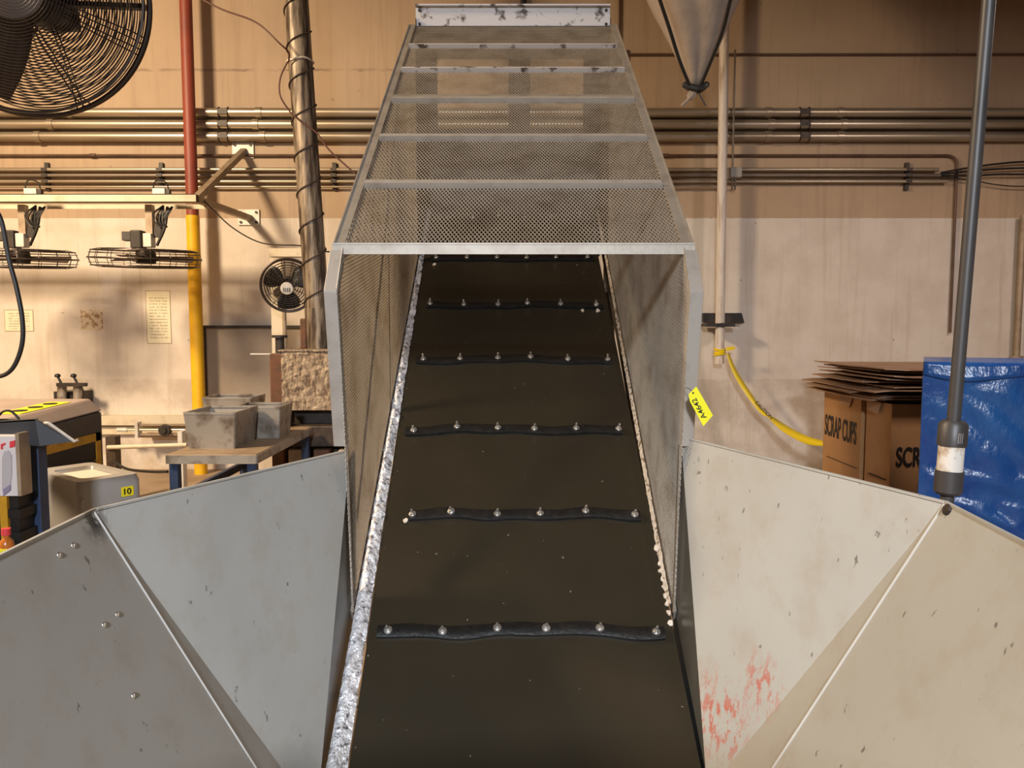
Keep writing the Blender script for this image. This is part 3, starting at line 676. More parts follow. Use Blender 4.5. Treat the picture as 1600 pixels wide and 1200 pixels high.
MB().lim(fbx0+.02, fbx1, 5.78, 6.4, zz-.16, zz).build('ledge', M['darkbrown'], fu_, bevel=.01)
for k in range(3): xx = fbx0+.05+k*.19; MB().lim(xx, xx+.12, 5.76, 5.9, .02, zz-.18).build('leg_block', M['rust'] if k == 1 else M['brace'], fu_, bevel=.008)
MB().lim(fbx0-.12, fbx0-.02, 5.9, 6.3, 0, bz1-.02).build('side_post', M['rust'], fu_, bevel=.01)
MB().cyl((fbx0-.06,5.98,bz1-.02),(fbx0-.06,5.98,bz1+.10),.035,12).cyl((fbx0-.06,5.98,bz1+.10),(fbx0-.06,5.98,bz1+.12),.06,12).build('cap', M['dark'], fu_, True)
tag(MB().bar(at(392,553,5.95), at(438,553,5.95), .03, .01).build('flat_strip', M['plate'], None), 'thin pale metal strip sticking out from the furnace side', 'strip')
kp = at(514,441,DY); MB().cyl(d0+dl*((kp.z-d0.z)/dl.z), kp+V((.02,0,0)), .014, 8).lathe([(0,.03),(.022,.018),(.026,0),(.018,-.02),(0,-.026)], kp+V((.02,0,0)), (1,0,.3), 7).build('damper_knob', M['black'], du)
# cables at the duct
tag(MB().tube(spline([at(300,-10,5.9), at(345,14,5.9), at(400,35,5.9), at(437,68,5.9), at(451,82,5.95), at(451,97,6.0)],8)+spline([at(449,97,6.0), at(438,122,5.98), at(438,150,5.97), at(454,176,5.99)],8)+spline([at(470,190,5.99), at(495,208,6.0), at(515,235,6.0), at(560,276,6.0)],6), .0065, 6).build('power_cable', M['redcable'], None, True), 'sagging dark red cable tied to the leaning duct', 'cable')
tag(MB().tube(spline([at(306,300,6.9), at(330,325,6.9), at(365,357,6.9), at(410,380,6.9), at(470,384,6.3), at(500,392,6.2), at(522,394,6.3)],6), .006, 5).build('thin_cable', M['cable'], None, True), 'thin cable sagging from the beam end to the duct', 'cable')
tag(MB().tube(spline([at(-14,318,2.6), at(2,345,2.6), at(14,405,2.6), at(26,450,2.6), at(35,500,2.6), at(34,540,2.6), at(20,575,2.6), at(-2,588,2.6), at(-30,580,2.6)],8), .0075, 8).build('hanging_cable', M['cable'], None, True), 'thick black cable hanging in a loop before notices', 'cable')

# ------------------------------------------------------------------ panel, stand, small fan, notices
x0, x1 = at(318,560,7.93).x, at(552,560,7.93).x; z0p, z1p = at(380,650,7.93).z, at(380,513,7.93).z
o = thing('wall_panel', ((x0+x1)/2, WY, z0p), 'tan sheet panel with dark top rail on the wall', 'panel')
MB().lim(x0, x1, 7.93, 8, z0p, z1p).build('sheet', M['backpanel'], o); MB().lim(x0, x1, 7.91, 8, z1p, z1p+.03).build('top_rail', M['dark'], o); MB().lim(x0, x0+.03, 7.91, 8, z0p, z1p).build('edge_rail', M['dark'], o)
SY = 7.2; sx0, sx1 = at(424,500,SY).x, at(441,500,SY).x; st = at(424,388,SY).z
o = thing('fan_stand', ((sx0+sx1)/2, SY, 0), 'cream painted post with crossarm behind the leaning duct', 'stand')
MB().lim(sx0, sx1, SY, SY+.10, 0, st-.1).build('post', M['beam'], o); MB().lim(at(420,395,SY).x, at(476,395,SY).x, SY-.01, SY+.11, at(430,401,SY).z, st).build('crossarm', M['beam'], o)
MB().cyl((sx1+.02, SY, .02), (sx1+.02, SY, st-.1), .02, 10).build('conduit', M['brace'], o)
c = at(450, 446, 6.75); rr = 41/1200*6.75
sf = thing('wall_fan', (c.x, c.y, c.z-rr), 'small round dark fan with oval badge behind the duct', 'fan')
ax = V((.25, -1, -.18)).normalized(); u1 = V((0,0,1))-ax*ax.z; u1.normalize(); u2 = ax.cross(u1)
def sp(r, a, h): return c + (u2*math.cos(a)+u1*math.sin(a))*r + ax*h
g = MB()
for k in range(9):
    r = rr*(.2+.75*k/8); g.tube([sp(r, j*2*math.pi/40, .06-.05*(k/8)**2) for j in range(40)], .003, 5, True); g.tube([sp(r, j*2*math.pi/40, -.06+.05*(k/8)**2) for j in range(40)], .003, 5, True)
for k in range(14):
    a = k*2*math.pi/14; g.tube([sp(.03,a,.06), sp(rr*.7,a,.045), sp(rr,a,0)], .003, 5)
tag(g.build('guard', M['fan'], sf), kind='stuff')
MB().tube([sp(rr, j*2*math.pi/48, 0) for j in range(48)], .010, 8, True).build('rim', M['fan'], sf, True)
for k in range(3):
    a = 2.6+k*2.094
    MB().grid(lambda u, v, a=a: sp(.03+rr*.78*u, a+(v-.5)*1.35*(.6+.4*math.sin(3*u)), (v-.5)*.06), 6, 6).build('blade', M['black'], sf, True, solid=.003)
bo2 = MB().lathe([(0,.078),(.05,.074),(.055,.066),(.055,.06)], sp(.02,-1.2,0), ax, 24).build('badge', M['plate'], sf, True)
for k in range(4): p = sp(.03,-1.2,.079)+u2*(k-1.5)*.016; MB().bar(p-u1*.018, p+u1*.018, .005, .002, ax).build('badge_stroke', M['ink'], bo2)
MB().cyl(sp(0,0,-.04), sp(0,0,-.2), .06, 16).build('motor', M['dark'], sf, True)
MB().bar(sp(0,0,-.15), (sx0+.05, SY, c.z-.05), .05, .05).build('mount_arm', M['dark'], sf)
def notice(name, px0, py0, px1, py1, rows, label):
    a, b_ = at(px0,py1,WY), at(px1,py0,WY)
    o = thing(name, ((a.x+b_.x)/2, WY, a.z), label, 'notice')
    MB().lim(a.x, b_.x, WY-.004, WY-.001, a.z, b_.z).build('sheet', notice_material(rows, name+'_print'), o)
    MB().lim(a.x-.006, b_.x+.006, WY-.003, WY, a.z-.006, b_.z+.006).build('border', M['brace'], o)
    return o
notice('wall_notice', 9, 485, 51, 517, 8, 'small pale printed notice behind the hanging black cable')
notice('long_notice', 231, 455, 265, 536, 17, 'tall narrow printed notice taped beside the yellow pipe')
tagm = mat('torn_paper_residue', (.62,.52,.38), .8, 0, (.34,.23,.14), 22, .50, .54)
a, b_ = at(127,516,WY), at(160,484,WY)
tag(MB().lim(a.x, b_.x, WY-.002, WY-.0005, a.z, b_.z).build('torn_notice', tagm, None), 'torn brown remains of a notice between two printed ones', 'notice')

# ------------------------------------------------------------------ items along the left wall foot
o = thing('air_regulator', at(107,628,7.75), 'pair of small regulator cylinders with knobs on the wall', 'regulator')
for px in (97, 122):
    a, b_ = at(px,640,7.75), at(px,600,7.75); MB().cyl(a, b_, .045, 12).build('cylinder', M['steel'], o, True)
    t = at(px-9 if px < 100 else px-8,590,7.75); t = at(px-7,588,7.75); MB().cyl(b_+V((0,0,-.01)), t, .012, 8).lathe([(0,.03),(.025,.02),(.03,0),(.02,-.01),(0,-.01)], t, (0,0,1), 10).build('knob', M['black'], o, True)
MB().bar(at(90,601,7.7), at(135,601,7.7), .05, .035).build('manifold', M['dark'], o)
MB().tube(spline([at(124,602,7.7),at(130,612,7.68),at(129,632,7.7)],5), .01, 6).build('hose', M['cable'], o, True)
MB().lim(at(85,640,7.8).x, at(130,640,7.8).x, 7.8, 7.99, at(100,640,7.8).z-.02, at(100,612,7.8).z).build('back_plate', M['dark'], o)
a, b_ = at(213,681,7.7), at(288,663,7.7)
o = thing('linear_clamp', ((a.x+b_.x)/2, 7.75, a.z), 'metal screw clamp frame on the low wall ledge', 'clamp')
MB().lim(a.x, b_.x, 7.72, 7.75, b_.z-.02, b_.z).lim(a.x, b_.x, 7.72, 7.75, a.z, a.z+.02).build('frame', M['brace'], o); MB().lim(a.x-.01, a.x+.02, 7.69, 7.78, a.z-.02, b_.z+.02).build('end_plate', M['plate'], o)
zz = (a.z+b_.z)/2; MB().cyl((a.x-.12,7.72,zz),(b_.x,7.72,zz),.012,8).build('rod', M['emt'], o, True); MB().cyl((a.x-.20,7.72,zz),(a.x-.10,7.72,zz),.02,8).build('rod_tip', M['plate'], o, True)
xx = at(258,671,7.7).x; MB().cyl((xx,7.74,zz),(xx,7.67,zz),.06,8).cyl((xx,7.67,zz),(xx,7.65,zz),.03,12).build('clamp_knob', M['dark'], o)
MB().lim(a.x, b_.x, 7.75, 7.95, a.z-.02, a.z).build('shelf', M['wood'], o)
p0, p1 = at(168,699,6.4), at(292,695,6.4)
o = thing('post', (at(172,720,6.4).x, 6.45, 0), 'short dark wooden post carrying a white rail', 'post')
MB().lim(at(165,720,6.4).x, at(180,720,6.4).x, 6.41, 6.5, 0, at(170,683,6.4).z).build('stake', M['darkbrown'], o)
MB().cyl(p0, p1, .018, 10).build('rail', M['beam'], o, True)
MB().lim(at(277,720,6.4).x, at(284,720,6.4).x, 6.42, 6.5, 0, at(280,675,6.4).z).build('stake', M['plate'], o)
tag(MB().tube(spline([at(178,722,6.3),at(200,733,6.2),at(235,737,6.1),at(262,737,6.0)],6), .012, 6).build('floor_hose', M['cable'], None, True), 'black hose drooping between the wooden post and worktable', 'hose')

# worktable with steel bins
tz = .75
tb = thing('worktable', (-1.8, 5.1, 0), 'worn low worktable with blue legs under steel bins', 'table')
tx0, tx1, ty0, ty1 = -2.03, -1.50, 4.46, 5.72
MB().lim(tx0, tx1, ty0, ty1, tz-.02, tz).build('tabletop', M['wood'], tb, bevel=.004); MB().lim(tx0+.0, tx1, ty0-.006, ty0, tz-.055, tz-.005).lim(tx1, tx1+.006, ty0, ty1, tz-.055, tz-.005).build('edge_trim', M['steel'], tb)
for x, Y in ((tx0+.035, ty0+.04), (tx1-.035, ty0+.04), (tx0+.035, ty1-.06), (tx1-.035, ty1-.06)): MB().lim(x-.025, x+.025, Y-.025, Y+.025, 0, tz-.02).build('leg', M['bluepaint'], tb)
MB().lim(tx0+.06, tx1-.06, ty0+.02, ty0+.05, .45, .50).lim(tx0+.02, tx0+.05, ty0+.06, ty1-.08, .45, .50).build('stretcher', M['bluepaint'], tb)
def bin_(x0, x1, Y0_, Y1_, z0_, h, label, fl=.02):
    o = thing('steel_bin', ((x0+x1)/2, (Y0_+Y1_)/2, z0_), label, 'bin', 'scuffed steel bins on the worktable'); t = .006
    b0 = [V((x0+fl,Y0_+fl,z0_)), V((x1-fl,Y0_+fl,z0_)), V((x1-fl,Y1_-fl,z0_)), V((x0+fl,Y1_-fl,z0_))]
    tp_ = [V((x0,Y0_,z0_+h)), V((x1,Y0_,z0_+h)), V((x1,Y1_,z0_+h)), V((x0,Y1_,z0_+h))]
    for i in range(4):
        j = (i+1) % 4; MB().slab([b0[i], b0[j], tp_[j], tp_[i]], t).build('wall_panel', M['steel'], o)
    MB().slab(b0, t, (0,0,1)).build('bottom', M['steel'], o)
    r_ = MB()
    for i in range(4): r_.bar(tp_[i], tp_[(i+1) % 4], .014, .014)
    r_.build('rim', M['steel'], o)
bin_(-2.0, -1.69, 4.66, 5.06, tz, .22, 'scuffed open steel bin standing at front of worktable')
bin_(-1.86, -1.55, 5.10, 5.38, tz, .21, 'scuffed open steel bin beside the furnace, behind the front one')
bin_(-2.19, -1.85, 5.42, 5.72, tz+.0, .24, 'scuffed open steel bin at back of worktable by yellow pipe')

# ------------------------------------------------------------------ dark machine with amber trim
mz = 1.03; mx = -2.385; my0, my1 = 2.75, 4.45
mc = thing('floor_machine', (-2.95, 3.7, 0), 'charcoal floor machine with amber trimmed louvre opening', 'machine')
MB().hexa([(-3.5,my0,.03),(mx,my0,.03),(mx,my1,.03),(-3.5,my1,.03),(-3.5,my0,mz-.07),(mx,my0,mz-.07),(mx,my1,mz-.02),(-3.5,my1,mz-.02)]).build('body', M['charcoal'], mc, bevel=.02)
MB().hexa([(-3.5,my0,mz-.07),(mx,my0,mz-.07),(mx,my1,mz-.02),(-3.5,my1,mz-.02),(-3.4,my0,mz-.01),(mx-.07,my0,mz-.01),(mx-.07,my1,mz+.05),(-3.4,my1,mz+.05)]).build('top_cover', M['beige'], mc, bevel=.01)
tz_ = lambda Y: mz - .01 + .06*(Y-my0)/(my1-my0) + .001
lbp = [V((mx-.085,3.84,tz_(3.84))), V((mx-.085,4.28,tz_(4.28))), V((mx-.21,4.28,tz_(4.28))), V((mx-.21,3.84,tz_(3.84)))]
lb = MB().slab(lbp, .003, (0,0,1)).build('warning_label', M['label'], mc)
for k in range(3):
    Y = 3.93+.13*k; MB().lathe([(0,.005),(.036,.005),(.036,0)], V((mx-.147, Y, tz_(Y)+.002)), (0,0,1), 14).build('label_symbol', M['ink'], lb)
for k in range(2): MB().lim(-3.05, -2.75, 3.2+.5*k, 3.55+.5*k, mz+.02, mz+.045).build('top_recess', M['charcoal'], mc)
gx = mx+.006
MB().lim(mx, gx+.004, my1-.10, my1-.05, .1, mz-.14).lim(mx, gx+.004, my0+.2, my1-.05, mz-.185, mz-.14).build('amber_frame', M['amber'], mc)
MB().lim(mx, gx, my0+.2, my1-.10, .1, mz-.185).build('dark_opening', M['black'], mc)
for k in range(9): zz = .16+k*.07; MB().lim(mx+.002, gx+.012, my0+.22, my1-.13, zz, zz+.02).build('louvre', M['black'], mc)
for k in range(7): zz = .2+k*.085; MB().lim(gx, gx+.010, my1-.14, my1-.09, zz, zz+.03).build('amber_tab', M['amber'], mc)

# grey bin with white insert
N_, Rv, Lv = V((-1.71,2.98,0)), V((.155,.205,0)), V((-.36,.28,0))
Rv = V((Rv.x, Rv.y, 0)); cx = N_ + Rv*.5 + Lv*.5
gb = thing('waste_bin', cx, 'grey plastic bin with pale lid and yellow number label', 'bin')
def rr_(u0, u1, v0, v1, z, rad=.12, k=5):
    out = []
    for (cu, cv_, s0) in ((u1-rad, v0+rad*.5, -90), (u1-rad, v1-rad*.5, 0), (u0+rad, v1-rad*.5, 90), (u0+rad, v0+rad*.5, 180)):
        for i in range(k): a = R(s0+90*i/(k-1)); out.append(N_ + Rv*(cu+rad*math.cos(a)) + Lv*(cv_+rad*.5*math.sin(a)) + V((0,0,z)))
    return out
def loft(rings, name, m, par, cap0=True, cap1=True, smooth=True):
    k = len(rings[0]); mb = MB(); P = [p for r in rings for p in r]
    fs = [(i*k+j, i*k+(j+1) % k, (i+1)*k+(j+1) % k, (i+1)*k+j) for i in range(len(rings)-1) for j in range(k)]
    if cap0: fs.append(tuple(range(k)))
    if cap1: fs.append(tuple((len(rings)-1)*k+j for j in range(k)))
    return mb.add(P, fs).build(name, m, par, smooth)
loft([rr_(.08,.92,.06,.94,.0), rr_(.05,.95,.04,.96,.35), rr_(.02,.98,.02,.98,.60), rr_(.03,.97,.03,.97,.70)], 'liner_bag', M['bag'], gb)
hd = [(.0,1,.0,1,.64),(.0,1,.0,1,.86),(.03,.97,.02,.98,.885),(.20,.84,.16,.80,.885),(.22,.82,.19,.77,.868),(.25,.79,.2,.74,.865)]
lid = loft([rr_(*q) for q in hd], 'lid_hood', M['greyplastic'], gb, cap0=False, cap1=False)
loft([rr_(.22,.82,.19,.77,.862), rr_(.23,.81,.20,.76,.870)], 'lid_insert', M['whiteplastic'], gb)
fn = V((0,0,1)).cross(Rv).normalized()*-1
if fn.dot(EYE-N_) < 0: fn = -fn
rn_ = Rv.normalized(); p = N_ + Rv*.66 + V((0,0,.80)) + fn*.002
lp = [p, p+rn_*.05, p+rn_*.05+V((0,0,.04)), p+V((0,0,.04))]
lbl = MB().slab(lp, .002, fn).build('number_label', M['label'], gb)
text('10', 'number', M['ink'], lbl, p+rn_*.010+V((0,0,.007))+fn*.002, rn_, (0,0,1), .03, .026, .02)
for k in range(2):
    q = N_ + Rv*.08 + Lv*.0 + V((0,0,.70+.11*k)) + fn*.001; MB().lathe([(0,.008),(.009,.005),(.010,0)], q, fn, 10).build('lid_stud', M['greyplastic'], gb, True)

# blue stand with slate tray
sY = 2.55; zt = at(60,672,sY).z
bs = thing('tray_stand', (at(48,800,sY).x, sY, 0), 'dark blue steel stand holding a slate sloping tray', 'stand')
xp = at(49,760,sY).x
MB().lim(xp-.028, xp+.028, sY, sY+.05, 0, zt).build('post', M['bluepaint'], bs, bevel=.003)
MB().lim(xp-.03, xp+.10, sY+.06, sY+.25, 0, .02).build('base', M['bluepaint'], bs)
ty = [at(-40,662,sY-.05), at(55,655,sY-.05), at(114,690,sY-.02), at(62,697,sY-.05), at(-40,690,sY-.05)]
MB().slab(ty, .004, (0,1,0)).build('tray_side', M['slate'], bs)
MB().slab([at(-40,661,sY-.05), at(55,655,sY-.05), at(60,653,sY+.55), at(-40,657,sY+.55)], .005, (0,0,-1)).build('tray_top', M['slate'], bs)
MB().slab([at(55,655,sY-.05), at(118,690,sY-.02), at(120,688,sY+.35), at(72,660,sY+.45)], .005, (-.5,0,-.8)).build('tray_chute', M['slate'], bs)
MB().tube([at(70,661,sY-.0), at(76,661,sY-.03), at(117,690,sY-.03), at(122,687,sY-.03)], .005, 6).build('tray_lip', M['plate'], bs, True)
cb_ = at(10,659,sY+.1)
sa = thing('spring_clip', cb_, 'black wire clip lying on the slate tray', 'clip')
MB().tube(spline([cb_+V((-.04,0,.004)), cb_+V((-.01,0,.035)), cb_+V((.02,0,.035)), cb_+V((.045,0,.004)), cb_+V((0,.01,.008)), cb_+V((-.04,.0,.004))],5), .004, 6).build('wire', M['black'], sa, True)
# printed carton on a black crate
bY = 2.45; c0, c1 = at(-60,775,bY), at(24,682,bY)
kt = thing('product_carton', ((c0.x+c1.x)/2, bY+.1, c0.z), 'white printed carton with red logo beside blue post', 'carton')
MB().lim(c0.x, c1.x, bY, bY+.055, c0.z, c1.z).build('carton', M['printbox'], kt); MB().lim(c1.x, c1.x+.012, bY-.002, bY+.055, c0.z, c1.z+.01).build('carton_edge', M['brace'], kt)
pr = MB().slab([at(3,716,bY-.003), at(3,765,bY-.003), at(14,768,bY-.003), at(18,745,bY-.003), at(18,712,bY-.003), at(13,704,bY-.003), at(6,706,bY-.003)], .002, (0,1,0)).build('printed_picture', M['greyprint'], kt)
MB().slab([at(4,765,bY-.005), at(16,757,bY-.005), at(16,766,bY-.005), at(5,775,bY-.005)], .002, (0,1,0)).build('print_patch', M['purpleprint'], pr)
MB().slab([at(15,690,bY-.003), at(23,688,bY-.003), at(23,698,bY-.003), at(15,700,bY-.003)], .002, (0,1,0)).build('red_logo', M['redink'], kt)
MB().slab([at(1,694,bY-.003), at(8,692,bY-.003), at(8,695,bY-.003), at(4,697,bY-.003), at(4,702,bY-.003), at(1,702,bY-.003)], .002, (0,1,0)).build('red_logo', M['redink'], kt)
x0, x1 = at(-70,800,bY).x, at(28,800,bY).x
ck = thing('black_crate', ((x0+x1)/2, bY+.2, 0), 'black ribbed crate with amber edge under printed carton', 'crate')
MB().lim(x0, x1-.01, bY+.02, bY+.10, 0, c0.z-.001).build('body', M['black'], ck)
for k in range(12): MB().lim(x0, x1, bY+.012, bY+.105, .05+k*.075, .08+k*.075).build('rib', M['black'], ck)
xa = at(4,820,bY).x; MB().lim(xa-.012, xa+.012, bY+.008, bY+.02, .2, c0.z-.001).build('amber_edge', M['amber'], ck)
bt = at(12,880,2.3)
bo_ = thing('amber_bottle', (bt.x, bt.y, bt.z), 'small amber bottle with red cap beside the crate', 'bottle')
MB().lathe([(0,0),(.020,0),(.021,.055),(.018,.07),(.009,.08),(.009,.09),(0,.09)], bt, (0,0,1), 14).build('glass', M['bottle'], bo_, True)
MB().lathe([(.013,.088),(.013,.108),(0,.108)], bt, (0,0,1), 12).build('cap', M['redink'], bo_, True)
MB().lim(bt.x-.015, bt.x+.015, bt.y-.022, bt.y-.019, bt.z+.01, bt.z+.05).build('paper_label', M['label'], bo_)
tag(MB().lim(bt.x-.2, bt.x+.045, bt.y-.1, bt.y+.1, 0, bt.z).build('plinth', M['black'], None, bevel=.01), 'black plinth that the amber bottle stands on', 'plinth')

# ------------------------------------------------------------------ right side: pole, tape, bracket
wp = thing('hanging_pole', at(1125,568,7.75), 'white stained pole hung along the wall above the floor', 'pole')
p0, p1 = at(1124,568,7.75), at(1131,95,7.75); dd = (p1-p0).normalized(); p2 = p0 + dd*((HT-p0.z)/dd.z)
MB().cyl(p0, p2, .046, 18).build('tube', M['whitepole'], wp, True)
a, b_ = at(1100,506,7.9), at(1165,489,7.9)
br = MB().slab([(a.x,7.93,a.z+.02),(b_.x,7.93,a.z+.01),(b_.x-.03,7.93,b_.z),(a.x,7.93,b_.z)], .07, (0,1,0)).build('wall_bracket', M['dark'], wp)
MB().lim(a.x-.03, a.x+.26, 7.69, 7.93, a.z-.03, a.z+.005).build('clamp_arm', M['dark'], wp)
MB().cyl((p0.x-.0,7.70,a.z-.01),(p0.x,7.66,a.z-.01),.02,8).build('clamp_bolt', M['dark'], wp)
ct_ = thing('caution_tape', at(1126,548,7.68), 'yellow caution tape draped from white pole to boxes', 'tape')
cl = spline([at(1137,552,7.70), at(1148,580,7.66), at(1166,610,7.62), at(1188,640,7.55), at(1206,654,7.45), at(1230,672,7.2), at(1262,688,6.95), at(1292,693,6.78)], 10)
def ribbon(pts, tw, wd):
    P = []; n = len(pts)
    for i, p in enumerate(pts):
        t = (pts[min(i+1,n-1)]-pts[max(i-1,0)]).normalized(); sd = t.cross(V((0,-1,0))).normalized(); a = tw(i/(n-1))
        sd = sd*math.cos(a) + V((0,-1,0))*math.sin(a); h = wd(i/(n-1)); P += [p+sd*h, p-sd*h]
    return MB().add(P, [(2*i,2*i+1,2*i+3,2*i+2) for i in range(n-1)])
ribbon(cl, lambda t: .95 - .3*math.sin(t*6) if t < .5 else .95+.3 - .9*min(1,(t-.5)*6) + .9*max(0,t-.85)*6, lambda t: .038).build('strip', M['caution'], ct_, True, solid=.001)
for k in range(3): zc_ = at(1125,546+k*4,7.68).z; MB().tube([(p0.x+.05*math.cos(j*.524), 7.75+.05*math.sin(j*.524), zc_+.01*math.sin(j*.524+k)) for j in range(12)], .013, 6, True).build('wrap', M['caution'], ct_, True)
MB().slab([at(1134,543,7.68), at(1146,541,7.66), at(1150,545,7.66), at(1136,549,7.68)], .002, (0,1,0)).build('knot_end', M['caution'], ct_)
q0_, q1_ = at(1178,626,7.50), at(1203,652,7.40); dd = q1_-q0_
text('CAUTION', 'lettering', M['ink'], ct_, q0_+V((0,-.02,-.02)), dd, V((0,-1,0)).cross(dd).normalized()*-1 if False else dd.cross(V((0,1,0))).normalized(), dd.length, .035, .02)

# boxes
def carton(x0, x1, y0, y1, h, label):
    o = thing('cardboard_box', ((x0+x1)/2,(y0+y1)/2,0), label, 'box'); t = .008
    MB().lim(x0, x0+t, y0, y1, 0, h).build('panel', M['card'], o); MB().lim(x1-t, x1, y0, y1, 0, h).build('panel', M['card'], o)
    MB().lim(x0+t, x1-t, y0, y0+t, 0, h).build('panel', M['card'], o); MB().lim(x0+t, x1-t, y1-t, y1, 0, h).build('panel', M['card'], o)
    MB().lim(x0+t, x1-t, y0+t, y1-t, 0, t).build('bottom_panel', M['card'], o)
    return o
bh = .93
A_ = carton(2.77, 3.60, 6.06, 6.78, bh, 'tall cardboard scrap cups box beside the caution tape')
B_ = carton(2.785, 3.62, 5.60, 6.0, bh, 'tall cardboard scrap cups box partly behind blue plastic')
for o, y0, y1 in ((A_, 6.06, 6.78), (B_, 5.60, 6.0)):
    MB().lim(2.762, 2.768+.017, y0+.04, y1-.1, .36, .364).build('crease', M['darkbrown'], o)
text('SCRAP CUPS', 'lettering', M['ink'], A_, V((2.768, 6.745, .545)), (0,-1,0), (0,0,1), .62, .185, .02)
text('SCRAP CUPS', 'lettering', M['ink'], B_, V((2.83, 5.598, .465)), (1,0,0), (0,0,1), .58, .15, .02)
for o, y0 in ((A_, 6.2), (B_, 5.72)): MB().slab([(2.764,y0,bh),(2.764,y0+.22,bh),(2.752,y0+.2,bh-.07),(2.752,y0+.03,bh-.09)], .004, (-1,0,0)).build('torn_flap', M['cardflat'], o)
# flattened cartons
zf = bh + .014; rs = random.Random(5)
for k in range(11):
    lx = 2.64 + rs.uniform(-.06,.10) + (.10 if k > 8 else 0); fy = 5.5 + rs.uniform(-.05,.08); by = 6.75 + rs.uniform(-.1,.1); rx = 3.75 + rs.uniform(-.05,.1); ang = rs.uniform(-.03,.03)
    ph = rs.uniform(0,3); dr = rs.uniform(.03,.07); zb = zf + k*.0235
    def sh(u, v):
        x = lx+(rx-lx)*u; y = fy+(by-fy)*v + (.25*(1-u)**2*(1-v) if k % 3 == 0 else 0)
        z = zb + .003*math.sin(v*7+ph)*(1-u) - (dr if k < 5 else dr*.4)*max(0,.10-u)**1.2*3.5 + (.10*max(0,.13-u) if k > 6 else 0)
        return V((x+ang*y*.3, y, z))
    o = tag(MB().grid(sh, 22, 6).build('flat_carton', M['cardflat'], None, solid=.009), ('lowest','second lowest','third lowest','fourth lowest','fifth lowest','middle','fifth from top','fourth from top','third from top','second from top','topmost')[k] + ' flattened brown carton in the stack on the scrap boxes', 'cardboard', 'flattened cartons stacked on the scrap boxes')
# blue plastic covered pallet box
bx0, bx1, by0, by1, bz = 2.44, 3.9, 4.55, 5.45, at(1500,566,4.55).z
bp = thing('blue_cover', ((bx0+bx1)/2,(by0+by1)/2,0), 'tall container draped in shiny blue plastic sheeting', 'cover')
SX = V((1.42, -.55, 0)); SD = V((.43, .80, 0)); BO = V((bx0, by0, 0)); NF = V((-.36, -.93, 0))
def face(fn, nm, nu=70, nv=60): return MB().grid(fn, nu, nv).build(nm, M['blue'], bp, True)
def wr(x, y, z):
    lowf = max(0, .80-z)
    return .022*mnoise.noise(V((x*2.5,y*2.5,z*2.0))) + .020*abs(mnoise.noise(V((x*5+z*4,y*6,z*6)))) + lowf*.09*mnoise.noise(V((x*5+z*6,y*5,z*9+3)))
def edge(u): return min(1, u*12)*min(1, (1-u)*12)
face(lambda u, v: BO + SX*u + V((0,0,bz*v)) + NF*wr(1.42*u, 0, bz*v)*min(1,(1-v)*8)*edge(u), 'front_sheet', 120, 100)
face(lambda u, v: BO + SD*u + V((0,0,bz*v)) + V((-1,0,0))*wr(0, u, bz*v)*.4*min(1,(1-v)*8)*edge(u), 'side_sheet', 40, 60)
face(lambda u, v: BO + SX + SD*u + V((0,0,bz*v)), 'side_sheet', 10, 10)
face(lambda u, v: BO + SX*u + SD + V((0,0,bz*v)), 'back_sheet', 10, 10)
face(lambda u, v: BO + SX*u + SD*v + V((0,0,bz-.03*math.sin(math.pi*u)*math.sin(math.pi*v))), 'top_sheet', 20, 20)
MB().grid(lambda u, v: BO + SX*(u*1.005) + NF*(.014+.02*v*abs(math.sin(u*9))) + V((0,0,bz+.004-(.06+.035*math.sin(u*4+.5)+.02*math.sin(u*13))*v)), 60, 5).build('cuff', M['blue'], bp, True, solid=.003)

# grey PVC pole with union
pY = 1.63; g0, g1 = at(1479,790,pY), at(1545,0,pY); gd = (g1-g0).normalized()
gp = thing('plastic_pole', g0 + gd*((0-g0.z)/gd.z), 'grey plastic pipe pole with white banded union by hopper', 'pole')
gat = lambda z: g0 + gd*((z-g0.z)/gd.z)
MB().cyl(gat(0), gat(HT), .0135, 18).build('pipe', M['pvc'], gp, True)
zu = [at(1490,y,pY).z for y in (768,735,733,698,696,665,657)]
MB().tube([gat(zu[0]-.006), gat(zu[0]), gat(zu[1])], [.022,.028,.028], 22).build('union_nut', M['pvc'], gp, True)
MB().cyl(gat(zu[1]), gat(zu[4]), .0255, 22).build('union_sleeve', M['pvcwhite'], gp, True)
nut = MB().tube([gat(zu[4]), gat(zu[5]+.002), gat(zu[6])], [.029,.029,.022], 22).build('union_nut', M['pvc'], gp, True)
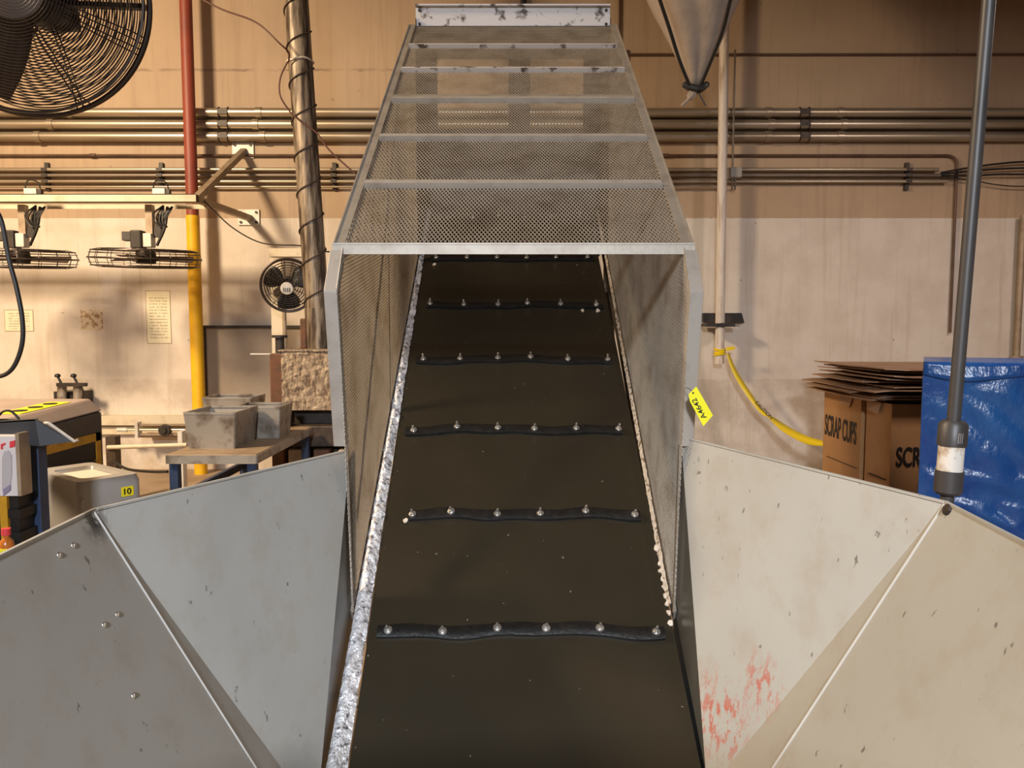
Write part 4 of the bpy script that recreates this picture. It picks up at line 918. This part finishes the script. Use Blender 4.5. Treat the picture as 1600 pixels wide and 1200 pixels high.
for k in range(3): a = gat(zu[4]+.008)+V((-.004+.004*k,-.029,0)); MB().cyl(a, a+V((.002,0,.022)), .0008, 5).build('rib', M['greybox'], nut)

# hanging tarp funnel
tY_ = 5.5; tip = at(1086,140,tY_); topc = at(1084,-40,tY_)
tf = thing('leak_tarp', tip, 'dusty tarp funnel hanging from the ceiling with black straps', 'tarp')
HZ = HT - tip.z
def tarp(u, v):
    a = u*2*math.pi; h = HZ*v; zz_ = h
    r = .035 + .50*min(zz_, .85)**1.05 + max(0, zz_-.85)*.35
    fold = 1 + .10*math.sin(a*5+zz_*2) + .08*mnoise.noise(V((math.cos(a)*2, math.sin(a)*2, zz_*2.5)))
    return V((tip.x + .0 + math.cos(a)*r*fold*.86, tip.y + math.sin(a)*r*fold, tip.z + zz_))
MB().grid(tarp, 73, 50).build('sheet', M['tarp'], tf, True, solid=.003)
for sx, pts in ((-1, ((1031,0),(1046,45),(1062,95),(1080,140))), (1, ((1141,0),(1130,45),(1113,90),(1092,140)))):
    pl = [at(x, y, tY_-.42+.37*(y/140)) for x, y in pts]; ext = pl[0] + (pl[0]-pl[1])*3
    MB().tube(spline([ext]+pl,6), .012, 6).build('strap', M['cable'], tf, True)
MB().tube(spline([tip+V((-.09,-.05,.02)), tip+V((0,-.07,-.01)), tip+V((.07,-.05,.02)), tip+V((.02,.05,.0)), tip+V((-.09,-.05,.02))],5), .020, 6).build('strap_loop', M['cable'], tf, True)
MB().tube(spline([tip+V((0,0,.02)), tip+V((-.04,-.03,-.06)), tip+V((-.10,-.03,-.12))],5), [.03]*6+[.012]*5, 6).build('knotted_end', M['tarp'], tf, True)
MB().tube([tip+V((0,-.03,0)), tip+V((.07,-.03,-.12))], .005, 5).build('cord_end', M['cable'], tf, True)
# dark drop pipe high behind the end plate
a = at(818, 8, 7.9); tag(MB().cyl((a.x,7.95,at(818,14,7.9).z),(a.x,7.95,HT),.03,10).build('drop_pipe', M['dark'], None, True), 'short dark drop pipe on the wall above cage end', 'pipe')
